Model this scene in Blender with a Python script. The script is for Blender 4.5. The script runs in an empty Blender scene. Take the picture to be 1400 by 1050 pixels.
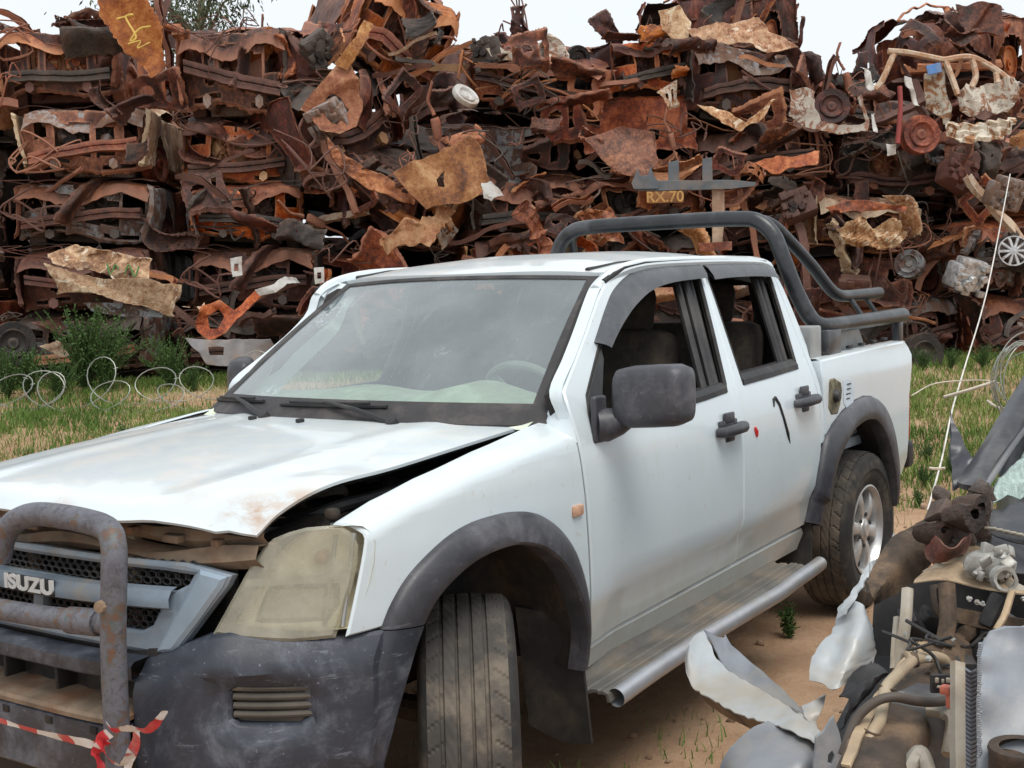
import bpy, bmesh, math, random
import numpy as np
from mathutils import Vector, Matrix, noise
from mathutils.geometry import delaunay_2d_cdt
SC = bpy.context.scene
COL = SC.collection
RAD = math.radians
NPR = np.random.RandomState

# ---------------------------------------------------------------- camera
CAM_P = np.array([2.87078, 2.92529, 1.62145])
CAM_F = np.array([-0.82194342, -0.56412038, -0.07859523])
CAM_R = np.array([-0.56371733, 0.82544598, -0.02935473])
CAM_U = np.array([-0.08143572, -0.02017757, 0.99647433])
FPX = 1750.1
cam = bpy.data.cameras.new('camera')
cam.sensor_width = 36.0
cam.lens = 36.0*FPX/1400.0
cam.clip_start = 0.05
cam.clip_end = 2000
camo = bpy.data.objects.new('camera', cam)
COL.objects.link(camo)
camo.matrix_world = Matrix(((CAM_R[0], CAM_U[0], -CAM_F[0], CAM_P[0]),
                            (CAM_R[1], CAM_U[1], -CAM_F[1], CAM_P[1]),
                            (CAM_R[2], CAM_U[2], -CAM_F[2], CAM_P[2]), (0, 0, 0, 1)))
SC.camera = camo

# ---------------------------------------------------------------- light
SUN_EL, SUN_AZ = 64.0, 60.0      # azimuth of the sun in degrees from +X towards +Y
w = bpy.data.worlds.new('World'); SC.world = w; w.use_nodes = True
nt = w.node_tree; nt.nodes.clear()
sky = nt.nodes.new('ShaderNodeTexSky'); sky.sky_type = 'NISHITA'; sky.sun_disc = False
sky.sun_elevation = RAD(SUN_EL); sky.sun_rotation = RAD(90.0-SUN_AZ)
sky.air_density = 1.0; sky.dust_density = 4.0; sky.ozone_density = 1.0
hs = nt.nodes.new('ShaderNodeHueSaturation'); hs.inputs['Saturation'].default_value = 0.22
mx = nt.nodes.new('ShaderNodeMix'); mx.data_type = 'RGBA'; mx.inputs[0].default_value = 0.85
mx.inputs[7].default_value = (10.6, 11.2, 11.7, 1)       # the overcast veil over the sky
bg = nt.nodes.new('ShaderNodeBackground'); bg.inputs['Strength'].default_value = 0.088
wo = nt.nodes.new('ShaderNodeOutputWorld')
nt.links.new(sky.outputs[0], hs.inputs['Color']); nt.links.new(hs.outputs[0], mx.inputs[6])
nt.links.new(mx.outputs[2], bg.inputs[0]); nt.links.new(bg.outputs[0], wo.inputs[0])
sl = bpy.data.lights.new('sun', 'SUN'); sl.energy = 2.0; sl.angle = RAD(32); sl.color = (1, .95, .88)
so = bpy.data.objects.new('sun', sl); COL.objects.link(so)
so.location = (0, 0, 30)
_d = Vector((math.cos(RAD(SUN_EL))*math.cos(RAD(SUN_AZ)), math.cos(RAD(SUN_EL))*math.sin(RAD(SUN_AZ)), math.sin(RAD(SUN_EL))))
so.rotation_euler = _d.to_track_quat('Z', 'Y').to_euler()
SC.view_settings.view_transform = 'Standard'; SC.view_settings.look = 'None'
SC.view_settings.gamma = 1.0; SC.view_settings.exposure = 0.15
SC.cycles.max_bounces = 6; SC.cycles.transparent_max_bounces = 10
SC.cycles.use_denoising = True

# ---------------------------------------------------------------- helpers
def V3(a): return np.array(a, dtype=float)
def nrm(a):
    a = np.asarray(a, float); return a/(np.linalg.norm(a)+1e-12)
FH = nrm([CAM_F[0], CAM_F[1], 0]); RH = np.array([FH[1], -FH[0], 0])
def W(px, py, d):
    """a place in the yard at depth d (metres along the view) seen at photo pixel px, py"""
    return CAM_P + d*(CAM_F + CAM_R*(px-700)/FPX - CAM_U*(py-525)/FPX)
def yard(u, d, z=0.0):
    p = CAM_P*np.array([1, 1, 0]) + RH*u + FH*d; p[2] = z; return p
def sst(a, b, x):
    t = np.clip((x-a)/(b-a), 0, 1); return t*t*(3-2*t)
def ground_z(x, y):
    d = (x-CAM_P[0])*FH[0] + (y-CAM_P[1])*FH[1]
    z = -0.03 + 0.03*np.clip((d-3)/3.1, -1, 1) + 0.58*sst(6.5, 14.8, d)
    return z
def spline(pts, n=6, closed=False):
    P = [V3(p) for p in pts]; out = []
    N = len(P); seg = N if closed else N-1
    for i in range(seg):
        p1, p2 = P[i], P[(i+1) % N]
        p0 = P[i-1] if (closed or i > 0) else 2*p1-p2
        p3 = P[(i+2) % N] if (closed or i+2 < N) else 2*p2-p1
        for k in range(n):
            t = k/n
            out.append(.5*((2*p1)+(p2-p0)*t+(2*p0-5*p1+4*p2-p3)*t*t+(3*p1-p0-3*p2+p3)*t**3))
    if not closed: out.append(P[-1])
    return out

class MB:
    def __init__(s): s.v = []; s.f = []; s.m = []
    def add(s, v, f, mi=0):
        o = len(s.v); s.v.extend([tuple(map(float, p)) for p in v])
        s.f.extend([tuple(i+o for i in q) for q in f]); s.m.extend([mi]*len(f)); return s
    def rbox(s, c, size, b=.01, R=None, mi=0):
        h = V3(size)/2; b = min(b, *(h*.98)); hi = h-b
        g = lambda k: [-h[k], -hi[k], hi[k], h[k]]
        idx = {}; vs = []; fs = []
        def vid(p):
            key = tuple(np.round(p, 6))
            if key not in idx:
                q = np.clip(p, -hi, hi); d = p-q; L = np.linalg.norm(d)
                q2 = q + d/L*b if L > 1e-9 else p
                q2 = q2 if R is None else R@q2
                idx[key] = len(vs); vs.append(q2+V3(c))
            return idx[key]
        for ax in range(3):
            a1, a2 = (ax+1) % 3, (ax+2) % 3
            for sg in (-1, 1):
                for i in range(3):
                    for j in range(3):
                        q = []
                        for (ii, jj) in ((i, j), (i+1, j), (i+1, j+1), (i, j+1)):
                            p = np.zeros(3); p[ax] = sg*h[ax]; p[a1] = g(a1)[ii]; p[a2] = g(a2)[jj]; q.append(vid(p))
                        fs.append(q if sg > 0 else q[::-1])
        return s.add(vs, fs, mi)
    def tube(s, path, r, n=10, closed=False, caps=True, mi=0, flat=1.0):
        P = [V3(p) for p in path]; N = len(P); rr = r if hasattr(r, '__len__') else [r]*N
        vs = []; fs = []; up = None
        for i in range(N):
            t = nrm(P[(i+1) % N]-P[i-1]) if closed else nrm(P[min(i+1, N-1)]-P[max(i-1, 0)])
            if up is None:
                a = V3((0, 0, 1)) if abs(t[2]) < .9 else V3((1, 0, 0)); up = nrm(np.cross(np.cross(t, a), t))
            up = nrm(up-t*(up@t)); sd = np.cross(t, up)
            for k in range(n):
                a = 2*math.pi*k/n; vs.append(P[i]+rr[i]*(math.cos(a)*up*flat+math.sin(a)*sd))
        for i in range(N if closed else N-1):
            for k in range(n):
                a, b = i*n, ((i+1) % N)*n
                fs.append((a+k, a+(k+1) % n, b+(k+1) % n, b+k))
        if caps and not closed:
            fs.append(tuple(range(n))[::-1]); fs.append(tuple((N-1)*n+k for k in range(n)))
        return s.add(vs, fs, mi)
    def loft(s, rings, closed=False, mi=0, caps=False):
        n = len(rings[0]); vs = [p for r in rings for p in r]; fs = []
        for i in range(len(rings)-1):
            for k in range(n if closed else n-1):
                fs.append((i*n+k, i*n+(k+1) % n, (i+1)*n+(k+1) % n, (i+1)*n+k))
        if caps:
            fs.append(tuple(range(n))[::-1]); fs.append(tuple((len(rings)-1)*n+k for k in range(n)))
        return s.add(vs, fs, mi)
    def lathe(s, prof, c, axis, n=32, mi=0):
        ax = nrm(axis); a = V3((0, 0, 1)) if abs(ax[2]) < .9 else V3((1, 0, 0)); e1 = nrm(np.cross(ax, a)); e2 = np.cross(ax, e1)
        rings = [[V3(c)+ax*h+r*(math.cos(2*math.pi*k/n)*e1+math.sin(2*math.pi*k/n)*e2) for k in range(n)] for r, h in prof]
        return s.loft(rings, True, mi)
    def sheet(s, fn, nu, nv, mi=0):
        vs = [fn(i/nu, j/nv) for i in range(nu+1) for j in range(nv+1)]
        fs = [(i*(nv+1)+j, (i+1)*(nv+1)+j, (i+1)*(nv+1)+j+1, i*(nv+1)+j+1) for i in range(nu) for j in range(nv)]
        return s.add(vs, fs, mi)
    def thick(s, th, nf=None):
        """give an open sheet real thickness: shell it along vertex normals"""
        v = np.array(s.v); n = np.zeros_like(v)
        for q in s.f:
            p = v[list(q)]; nn = np.cross(p[1]-p[0], p[2]-p[0]) if len(q) == 3 else np.cross(p[2]-p[0], p[3]-p[1])
            for i in q: n[i] += nn
        n /= (np.linalg.norm(n, axis=1)[:, None]+1e-12)
        N = len(v); ed = {}
        for q in s.f:
            for a, b in zip(q, q[1:]+q[:1]): ed[(a, b)] = 1
        s.v += [tuple(p) for p in v-n*th]
        f0 = list(s.f); s.f += [tuple(i+N for i in q[::-1]) for q in f0]; s.m += s.m[:len(f0)]
        for (a, b) in ed:
            if (b, a) not in ed: s.f.append((b, a, a+N, b+N)); s.m.append(0)
        return s
    def mirror(s):
        t = MB(); t.v = [(a, -b, c) for a, b, c in s.v]; t.f = [q[::-1] for q in s.f]; t.m = list(s.m); return t
    def build(s, name, mat, parent=None, ang=35, smooth=True):
        me = bpy.data.meshes.new(name); me.from_pydata(s.v, [], s.f)
        mats = mat if isinstance(mat, (list, tuple)) else [mat]
        for m in mats: me.materials.append(m)
        if len(mats) > 1: me.polygons.foreach_set('material_index', s.m)
        me.update()
        if smooth:
            me.polygons.foreach_set('use_smooth', [True]*len(me.polygons)); me.set_sharp_from_angle(angle=RAD(ang))
        o = bpy.data.objects.new(name, me); COL.objects.link(o)
        if parent is not None:
            o.parent = parent
            q = parent; off = Vector((0, 0, 0))
            while q is not None: off += q.location; q = q.parent
            o.location = -off
        return o

def split_build(mb, name, mat_, parent, ang=35):
    """one object for every separate piece collected in mb"""
    par = list(range(len(mb.v)))
    def find(i):
        while par[i] != i: par[i] = par[par[i]]; i = par[i]
        return i
    key = {}
    for i, p in enumerate(mb.v):
        k = tuple(round(c, 5) for c in p); j = key.setdefault(k, i)
        if j != i: par[find(i)] = find(j)
    for q in mb.f:
        for i in q[1:]: par[find(i)] = find(q[0])
    groups = {}
    for q in mb.f: groups.setdefault(find(q[0]), []).append(q)
    out = []
    for fs in groups.values():
        ids = sorted({i for q in fs for i in q}); rm = {i: k for k, i in enumerate(ids)}; m = MB(); m.add([mb.v[i] for i in ids], [tuple(rm[i] for i in q) for q in fs]); out.append(m.build(name, mat_, parent, ang))
    return out
def tag(o, label=None, cat=None, group=None, kind=None):
    if label: o['label'] = label
    if cat: o['category'] = cat
    if group: o['group'] = group
    if kind: o['kind'] = kind
    return o
def empty(name, loc, label, cat, group=None):
    o = bpy.data.objects.new(name, None); COL.objects.link(o); o.location = tuple(loc); o.empty_display_size = .2
    return tag(o, label, cat, group)

def poly_in(poly, P):
    poly = np.asarray(poly); P = np.asarray(P); x, y = P[:, 0], P[:, 1]; ins = np.zeros(len(P), bool)
    for i in range(len(poly)):
        x1, y1 = poly[i-1]; x2, y2 = poly[i]
        c = ((y1 > y) != (y2 > y)) & (x < (x2-x1)*(y-y1)/((y2-y1) if y2 != y1 else 1e-12)+x1)
        ins ^= c
    return ins
def seg_dist(poly, P):
    P = np.asarray(P); d = np.full(len(P), 1e9)
    for i in range(len(poly)):
        a, b = np.asarray(poly[i-1]), np.asarray(poly[i]); ab = b-a; L = ab@ab+1e-12
        t = np.clip(((P-a)@ab)/L, 0, 1); d = np.minimum(d, np.linalg.norm(P-(a+t[:, None]*ab), axis=1))
    return d
def area2(p): return .5*sum(p[i-1][0]*p[i][1]-p[i][0]*p[i-1][1] for i in range(len(p)))
def densify(p, res):
    o = []
    for i in range(len(p)):
        a, b = V3(p[i]), V3(p[(i+1) % len(p)]); k = max(1, int(np.linalg.norm(b-a)/res+.5))
        o += [a+(b-a)*j/k for j in range(k)]
    return o
def inset(p, e):
    N = len(p); o = []; sg = 1 if area2(p) > 0 else -1
    for i in range(N):
        a, b, c = V3(p[i-1]), V3(p[i]), V3(p[(i+1) % N]); t1, t2 = nrm(b-a), nrm(c-b)
        n1 = V3((-t1[1], t1[0]))*sg; n2 = V3((-t2[1], t2[0]))*sg; n = n1+n2; L = n@n
        n = n/max(L/2, .5); o.append(b+n*e)
    return o
def panel(mb, outline, mp, out, holes=(), res=.05, e=.006, fl=.03, drop=.005, mi=0, mih=None):
    """skin of a 2-D outline mapped to 3-D by mp(a, b); rounded edges and a turned-in flange"""
    def norm(a, b):
        h = 1e-3; p = V3(mp(a, b)); n = np.cross(V3(mp(a+h, b))-p, V3(mp(a, b+h))-p); n = nrm(n)
        return n if n@V3(out) > 0 else -n
    loops = [densify(outline, res)]+[densify(h, res) for h in holes]
    inn = [inset(loops[0], e)]+[inset(l, -e) for l in loops[1:]]
    pts = [tuple(p) for l in inn for p in l]; edges = []; o = 0
    for l in inn:
        edges += [(o+i, o+(i+1) % len(l)) for i in range(len(l))]; o += len(l)
    A = np.array(loops[0]); lo, hi = A.min(0), A.max(0)
    gx = np.arange(lo[0]+res*.5, hi[0], res); gy = np.arange(lo[1]+res*.5, hi[1], res)
    G = np.array([(x, y) for x in gx for y in gy])
    if len(G):
        ok = poly_in(inn[0], G) & (seg_dist(inn[0], G) > res*.45)
        for l in inn[1:]: ok &= ~poly_in(l, G) & (seg_dist(l, G) > res*.45)
        pts += [tuple(p) for p in G[ok]]
    v2, _, f2, *_r = delaunay_2d_cdt([Vector(p) for p in pts], edges, [], 0, 1e-7)
    v2 = np.array([tuple(p) for p in v2]); cen = np.array([v2[list(q)].mean(0) for q in f2])
    ok = poly_in(inn[0], cen)
    for l in inn[1:]: ok &= ~poly_in(l, cen)
    v3 = [V3(mp(*p)) for p in v2]; fs = []
    for q, k in zip(f2, ok):
        if not k: continue
        a, b, c = (v3[i] for i in q); n = np.cross(b-a, c-a)
        fs.append(tuple(q) if n@V3(out) > 0 else tuple(q)[::-1])
    off = len(mb.v)
    mb.add(v3, fs, mi)
    # edge strips (share no vertices with the face sheet except by position)
    for li, (l, l2) in enumerate(zip(loops, inn)):
        r0 = [V3(mp(*p)) for p in l2]
        r1 = [V3(mp(*p))-norm(*p)*drop for p in l]
        r2 = [V3(mp(*p))-norm(*p)*fl for p in l]
        N = len(l); sg = (area2(l) > 0) == (li == 0)
        t = nrm(np.cross(r0[1]-r0[0], norm(*l2[0])))
        fl_ = (t@(r1[0]-r0[0])) > 0
        vs = r0+r1+r2; f = []
        for k in range(2):
            for i in range(N):
                q = (k*N+i, k*N+(i+1) % N, (k+1)*N+(i+1) % N, (k+1)*N+i); f.append(q[::-1] if fl_ else q)
        mb.add(vs, f, (mih if (mih is not None and li > 0) else mi))
    return mb

# ---------------------------------------------------------------- materials
def mat(name):
    m = bpy.data.materials.new(name); m.use_nodes = True
    return m, m.node_tree, m.node_tree.nodes['Principled BSDF']
class NB:
    """tiny node builder"""
    def __init__(s, nt): s.nt = nt; s.L = nt.links
    def n(s, t, **k):
        x = s.nt.nodes.new(t)
        for a, b in k.items(): setattr(x, a, b)
        return x
    def co(s): return s.n('ShaderNodeTexCoord').outputs['Object']
    def noise(s, co, scale, detail=5, rough=.6, dist=0):
        x = s.n('ShaderNodeTexNoise'); x.inputs['Scale'].default_value = scale; x.inputs['Detail'].default_value = detail
        x.inputs['Roughness'].default_value = rough; x.inputs['Distortion'].default_value = dist; s.L.new(co, x.inputs['Vector']); return x.outputs['Fac']
    def ramp(s, fac, stops):
        x = s.n('ShaderNodeValToRGB'); e = x.color_ramp.elements
        while len(e) < len(stops): e.new(.5)
        for k, (p, c) in zip(e, stops): k.position = p; k.color = (*c, 1) if len(c) == 3 else c
        s.L.new(fac, x.inputs[0]); return x.outputs[0]
    def step(s, fac, a, b):
        x = s.n('ShaderNodeMapRange'); x.interpolation_type = 'SMOOTHSTEP'
        x.inputs[1].default_value = a; x.inputs[2].default_value = b; s.L.new(fac, x.inputs[0]); return x.outputs[0]
    def math(s, op, a, b=None):
        x = s.n('ShaderNodeMath', operation=op)
        for i, q in enumerate((a, b)):
            if q is None: continue
            if isinstance(q, (int, float)): x.inputs[i].default_value = q
            else: s.L.new(q, x.inputs[i])
        return x.outputs[0]
    def mix(s, fac, a, b, mode='MIX'):
        x = s.n('ShaderNodeMix', data_type='RGBA', blend_type=mode)
        for i, q in ((0, fac), (6, a), (7, b)):
            if isinstance(q, (int, float)): x.inputs[i].default_value = q
            elif isinstance(q, tuple): x.inputs[i].default_value = (*q, 1)
            else: s.L.new(q, x.inputs[i])
        return x.outputs[2]
    def near(s, co, p, r0, r1):
        x = s.n('ShaderNodeVectorMath', operation='DISTANCE'); s.L.new(co, x.inputs[0]); x.inputs[1].default_value = p
        return s.step(x.outputs['Value'], r1, r0)
    def sep(s, co):
        x = s.n('ShaderNodeSeparateXYZ'); s.L.new(co, x.inputs[0]); return x.outputs
    def bump(s, h, st, dist=.01):
        x = s.n('ShaderNodeBump'); x.inputs['Strength'].default_value = st; x.inputs['Distance'].default_value = dist
        s.L.new(h, x.inputs['Height']); return x.outputs[0]
def simple(name, col, rough=.5, metal=0, var=.25, scale=8, bump=.15, dirt=None, dirt_amt=.4, spec=.5):
    m, nt, P = mat(name); b = NB(nt); co = b.co()
    a = b.noise(co, scale, 6); c = b.ramp(a, [(.3, tuple(x*(1-var) for x in col)), (.7, tuple(min(1, x*(1+var)) for x in col))])
    if dirt:
        f = b.noise(co, scale*.45, 7, .7); f = b.math('MULTIPLY', b.step(f, .45, .68), dirt_amt)
        c = b.mix(f, c, dirt)
    b.L.new(c, P.inputs['Base Color']); P.inputs['Metallic'].default_value = metal
    P.inputs['Specular IOR Level'].default_value = spec
    r = b.n('ShaderNodeMapRange'); b.L.new(b.noise(co, scale*3, 4), r.inputs[0])
    r.inputs[3].default_value = max(0, rough-.12); r.inputs[4].default_value = min(1, rough+.15); b.L.new(r.outputs[0], P.inputs['Roughness'])
    if bump: b.L.new(b.bump(b.noise(co, scale*6, 5), bump, .004), P.inputs['Normal'])
    return m
# ================================================================ PICKUP TRUCK
def paint_white():
    m, nt, P = mat('white_paint'); b = NB(nt); co = b.co(); X, Y, Z = b.sep(co)
    n1 = b.noise(co, 2.2, 6, .65); n2 = b.noise(co, 30, 4); n3 = b.noise(co, 7, 7, .7, .6)
    c = b.ramp(n1, [(.3, (.57, .655, .70)), (.7, (.635, .71, .75))])
    # sun-baked dust film lying on the upward faces of hood and roof
    g = b.n('ShaderNodeNewGeometry'); nz = b.sep(g.outputs['Normal'])[2]
    up = b.step(nz, .75, .98); up = b.math('MULTIPLY', up, b.step(n3, .38, .66))
    c = b.mix(b.math('MULTIPLY', up, .34), c, (.80, .73, .60))
    # splash dirt on the sills
    low = b.step(b.math('ADD', Z, b.math('MULTIPLY', X, .028)), .625, .57)
    st = b.n('ShaderNodeMapping'); st.inputs['Scale'].default_value = (6, 6, 1.2); b.L.new(co, st.inputs[0])
    streak = b.noise(st.outputs[0], 3, 6, .7)
    c = b.mix(b.math('MULTIPLY', low, b.math('ADD', .20, b.math('MULTIPLY', streak, .55))), c, (.42, .37, .27))
    c = b.mix(b.math('MULTIPLY', b.step(streak, .52, .74), .22), c, (.55, .52, .44))
    c = b.mix(b.math('MULTIPLY', b.step(n2, .66, .72), .35), c, (.45, .36, .24))
    # rust bleeding from the bent hood corner and small spots
    for p, r0, r1, k in (((.66, .62, 1.075), .0, .13, .85), ((.70, .45, 1.075), 0, .09, .5), ((.55, .68, 1.1), 0, .10, .6), ((.86, .1, 1.09), 0, .10, .4),
                         ((-1.5, .95, 1.3), 0, .05, 0.0)):
        f = b.near(co, p, r0, r1); f = b.math('MULTIPLY', f, b.step(n3, .30, .60)); c = b.mix(b.math('MULTIPLY', f, k), c, (.36, .17, .05))
    b.L.new(c, P.inputs['Base Color'])
    r = b.n('ShaderNodeMapRange'); b.L.new(n3, r.inputs[0]); r.inputs[3].default_value = .22; r.inputs[4].default_value = .5
    b.L.new(r.outputs[0], P.inputs['Roughness']); P.inputs['Coat Weight'].default_value = .6; P.inputs['Coat Roughness'].default_value = .07
    b.L.new(b.bump(b.noise(co, 3.5, 2), .10, .02), P.inputs['Normal'])
    return m
M_white = paint_white()
def black_plastic(name, col, dusty, amt):
    m, nt, P = mat(name); b = NB(nt); co = b.co()
    n = b.noise(co, 5, 7, .72, .4); s = b.n('ShaderNodeMapping'); s.inputs['Scale'].default_value = (3, 3, 14); b.L.new(co, s.inputs[0])
    sc = b.noise(s.outputs[0], 4, 5, .7)
    c = b.ramp(n, [(.32, tuple(x*.7 for x in col)), (.68, tuple(x*1.5 for x in col))])
    c = b.mix(b.math('MULTIPLY', b.step(n, .46, .72), amt), c, dusty)
    c = b.mix(b.math('MULTIPLY', b.step(sc, .60, .70), amt*.6), c, tuple(x*1.2 for x in dusty))
    c = b.mix(b.math('MULTIPLY', b.step(b.noise(co, 60, 3), .68, .74), .4), c, tuple(x*1.6 for x in dusty))
    b.L.new(c, P.inputs['Base Color']); r = b.n('ShaderNodeMapRange'); b.L.new(n, r.inputs[0])
    r.inputs[3].default_value = .28; r.inputs[4].default_value = .62; b.L.new(r.outputs[0], P.inputs['Roughness'])
    b.L.new(b.bump(b.noise(co, 140, 3), .2, .002), P.inputs['Normal'])
    return m
M_plastic = black_plastic('flare_plastic', (.045, .046, .055), (.17, .17, .19), .5)
M_bumper = black_plastic('bumper_plastic', (.032, .038, .052), (.24, .26, .31), .48)
M_trim = simple('black_trim', (.018, .018, .020), .55, dirt=(.11, .10, .09), dirt_amt=.4)
M_visor = simple('visor_plastic', (.055, .060, .068), .28, var=.2, dirt=(.2, .21, .22), dirt_amt=.35)
M_rubber = simple('rubber_seal', (.02, .02, .02), .7, dirt=(.12, .11, .10), dirt_amt=.5)
M_seal = simple('windscreen_rubber', (.028, .026, .028), .6, dirt=(.14, .12, .11), dirt_amt=.5)
M_dark = simple('dark_interior', (.020, .018, .017), .8)
M_bay = simple('engine_bay', (.012, .011, .011), .75, dirt=(.10, .07, .045), dirt_amt=.5)
M_tyre = simple('tyre_rubber', (.028, .027, .026), .82, var=.3, scale=14, dirt=(.16, .125, .09), dirt_amt=.7)
M_tread = simple('worn_tread', (.060, .055, .050), .85, var=.3, scale=10, dirt=(.20, .165, .125), dirt_amt=.75)
M_alloy = simple('alloy', (.62, .63, .64), .38, .55, dirt=(.30, .26, .20), dirt_amt=.6)
M_silver = simple('step_silver', (.44, .46, .50), .35, .5, var=.12, dirt=(.36, .31, .24), dirt_amt=.5)
M_stepplate = simple('step_plate', (.135, .13, .12), .6, .15, dirt=(.24, .19, .135), dirt_amt=.7)
M_grille = simple('grille_paint', (.19, .24, .295), .42, .15, var=.25, dirt=(.30, .26, .20), dirt_amt=.9)
M_grilleframe = simple('grille_frame_paint', (.26, .335, .41), .36, .2, var=.12, dirt=(.36, .34, .30), dirt_amt=.4)
M_letter = simple('badge_white', (.72, .72, .70), .35, var=.05)
M_cloth = simple('seat_cloth', (.035, .028, .024), .95, scale=30, dirt=(.10, .075, .05), dirt_amt=.5)
M_dash = simple('dashboard', (.70, .78, .62), .6, dirt=(.34, .33, .25), dirt_amt=.5)
M_rad = simple('dusty_support', (.22, .165, .115), .8, var=.45, scale=9, dirt=(.20, .08, .035), dirt_amt=.8)
M_flap = simple('mud_flap', (.035, .034, .034), .8, dirt=(.14, .115, .09), dirt_amt=.6)
M_bar = simple('bar_black', (.022, .024, .028), .32, var=.3, dirt=(.12, .13, .14), dirt_amt=.55)
M_under = simple('underbody', (.03, .026, .022), .9, dirt=(.14, .09, .06), dirt_amt=.6)
M_orange = simple('amber_lens', (.55, .33, .22), .4, var=.3, scale=40)
M_red = simple('red_mark', (.55, .03, .03), .5)
M_box = simple('grey_metal', (.30, .31, .31), .5, .2, dirt=(.42, .40, .36), dirt_amt=.5)
def bull_paint():
    m, nt, P = mat('chipped_bull_bar_paint'); b = NB(nt); co = b.co(); Z = b.sep(co)[2]
    n = b.noise(co, 48, 6, .75, .8); n2 = b.noise(co, 13, 7, .75)
    c = b.ramp(n2, [(.35, (.085, .085, .10)), (.5, (.13, .13, .155)), (.62, (.055, .10, .10))])
    c = b.mix(b.math('MULTIPLY', b.step(n, .52, .60), .65), c, (.045, .047, .055))
    c = b.mix(b.math('MULTIPLY', b.math('MULTIPLY', b.step(n2, .50, .62), b.step(n, .36, .56)), .9), c, (.15, .07, .042))
    c = b.mix(b.step(n, .70, .74), c, (.50, .48, .46))
    b.L.new(c, P.inputs['Base Color']); P.inputs['Roughness'].default_value = .5
    b.L.new(b.bump(n, .35, .004), P.inputs['Normal']); return m
M_bull = bull_paint()
def glass_dusty():
    m, nt, P = mat('dusty_windscreen'); b = NB(nt); co = b.co()
    n = b.noise(co, 2.2, 5, .6); n2 = b.noise(co, 70, 4, .7); mp = b.n('ShaderNodeMapping'); mp.inputs['Rotation'].default_value = (0, .5, .6); mp.inputs['Scale'].default_value = (2, 14, 4); b.L.new(co, mp.inputs[0])
    st = b.noise(mp.outputs[0], 2, 6, .75)
    d = b.n('ShaderNodeBsdfDiffuse'); b.L.new(b.ramp(n, [(.3, (.48, .57, .61)), (.7, (.57, .65, .68))]), d.inputs[0])
    t = b.n('ShaderNodeBsdfTransparent'); t.inputs[0].default_value = (.74, .84, .80, 1)
    g = b.n('ShaderNodeBsdfGlossy'); g.inputs['Roughness'].default_value = .05
    m1 = b.n('ShaderNodeMixShader')
    a = b.math('ADD', .22, b.math('MULTIPLY', b.step(n, .30, .72), .09)); a = b.math('ADD', a, b.math('MULTIPLY', b.step(st, .58, .74), .10))
    a = b.math('ADD', a, b.math('MULTIPLY', b.step(n2, .62, .75), .12))
    # impact stars and the hand-wiped patch
    for p, r in (((-.42, -.40, 1.25), .10), ((-.78, .02, 1.44), .03), ((-.86, -.50, 1.52), .20), ((-.62, .25, 1.36), .07)):
        f = b.near(co, p, .0, r); f = b.math('MULTIPLY', f, b.step(b.noise(co, 34, 6, .8, 2), .46, .66)); a = b.math('ADD', a, b.math('MULTIPLY', f, .8))
    b.L.new(a, m1.inputs[0]); b.L.new(t.outputs[0], m1.inputs[1]); b.L.new(d.outputs[0], m1.inputs[2])
    fr = b.n('ShaderNodeFresnel'); fr.inputs[0].default_value = 1.5; m2 = b.n('ShaderNodeMixShader')
    b.L.new(b.math('MULTIPLY', fr.outputs[0], 1.6), m2.inputs[0]); b.L.new(m1.outputs[0], m2.inputs[1]); b.L.new(g.outputs[0], m2.inputs[2])
    b.L.new(m2.outputs[0], nt.nodes['Material Output'].inputs[0]); return m
M_wind = glass_dusty()
def lens_mat():
    m, nt, P = mat('yellowed_lens'); b = NB(nt); co = b.co()
    n = b.noise(co, 7, 6, .65)
    d = b.n('ShaderNodeBsdfDiffuse'); b.L.new(b.ramp(n, [(.3, (.58, .55, .42)), (.7, (.80, .765, .62))]), d.inputs[0])
    t = b.n('ShaderNodeBsdfTransparent'); t.inputs[0].default_value = (.95, .93, .82, 1)
    g = b.n('ShaderNodeBsdfGlossy'); g.inputs['Roughness'].default_value = .10
    m1 = b.n('ShaderNodeMixShader'); b.L.new(b.math('ADD', .18, b.math('MULTIPLY', n, .34)), m1.inputs[0]); b.L.new(t.outputs[0], m1.inputs[1]); b.L.new(d.outputs[0], m1.inputs[2])
    fr = b.n('ShaderNodeFresnel'); fr.inputs[0].default_value = 1.5; m2 = b.n('ShaderNodeMixShader')
    b.L.new(fr.outputs[0], m2.inputs[0]); b.L.new(m1.outputs[0], m2.inputs[1]); b.L.new(g.outputs[0], m2.inputs[2])
    b.L.new(m2.outputs[0], nt.nodes['Material Output'].inputs[0]); return m
M_lens = lens_mat()
M_bowl = simple('lamp_reflector', (.80, .74, .56), .35, .2, dirt=(.36, .31, .2), dirt_amt=.6)

truck = empty('pickup_truck', (0, 0, 0), 'white four-door pickup truck with black wheel arches, roll bar and a buckled hood', 'pickup truck')
T = truck
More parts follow.
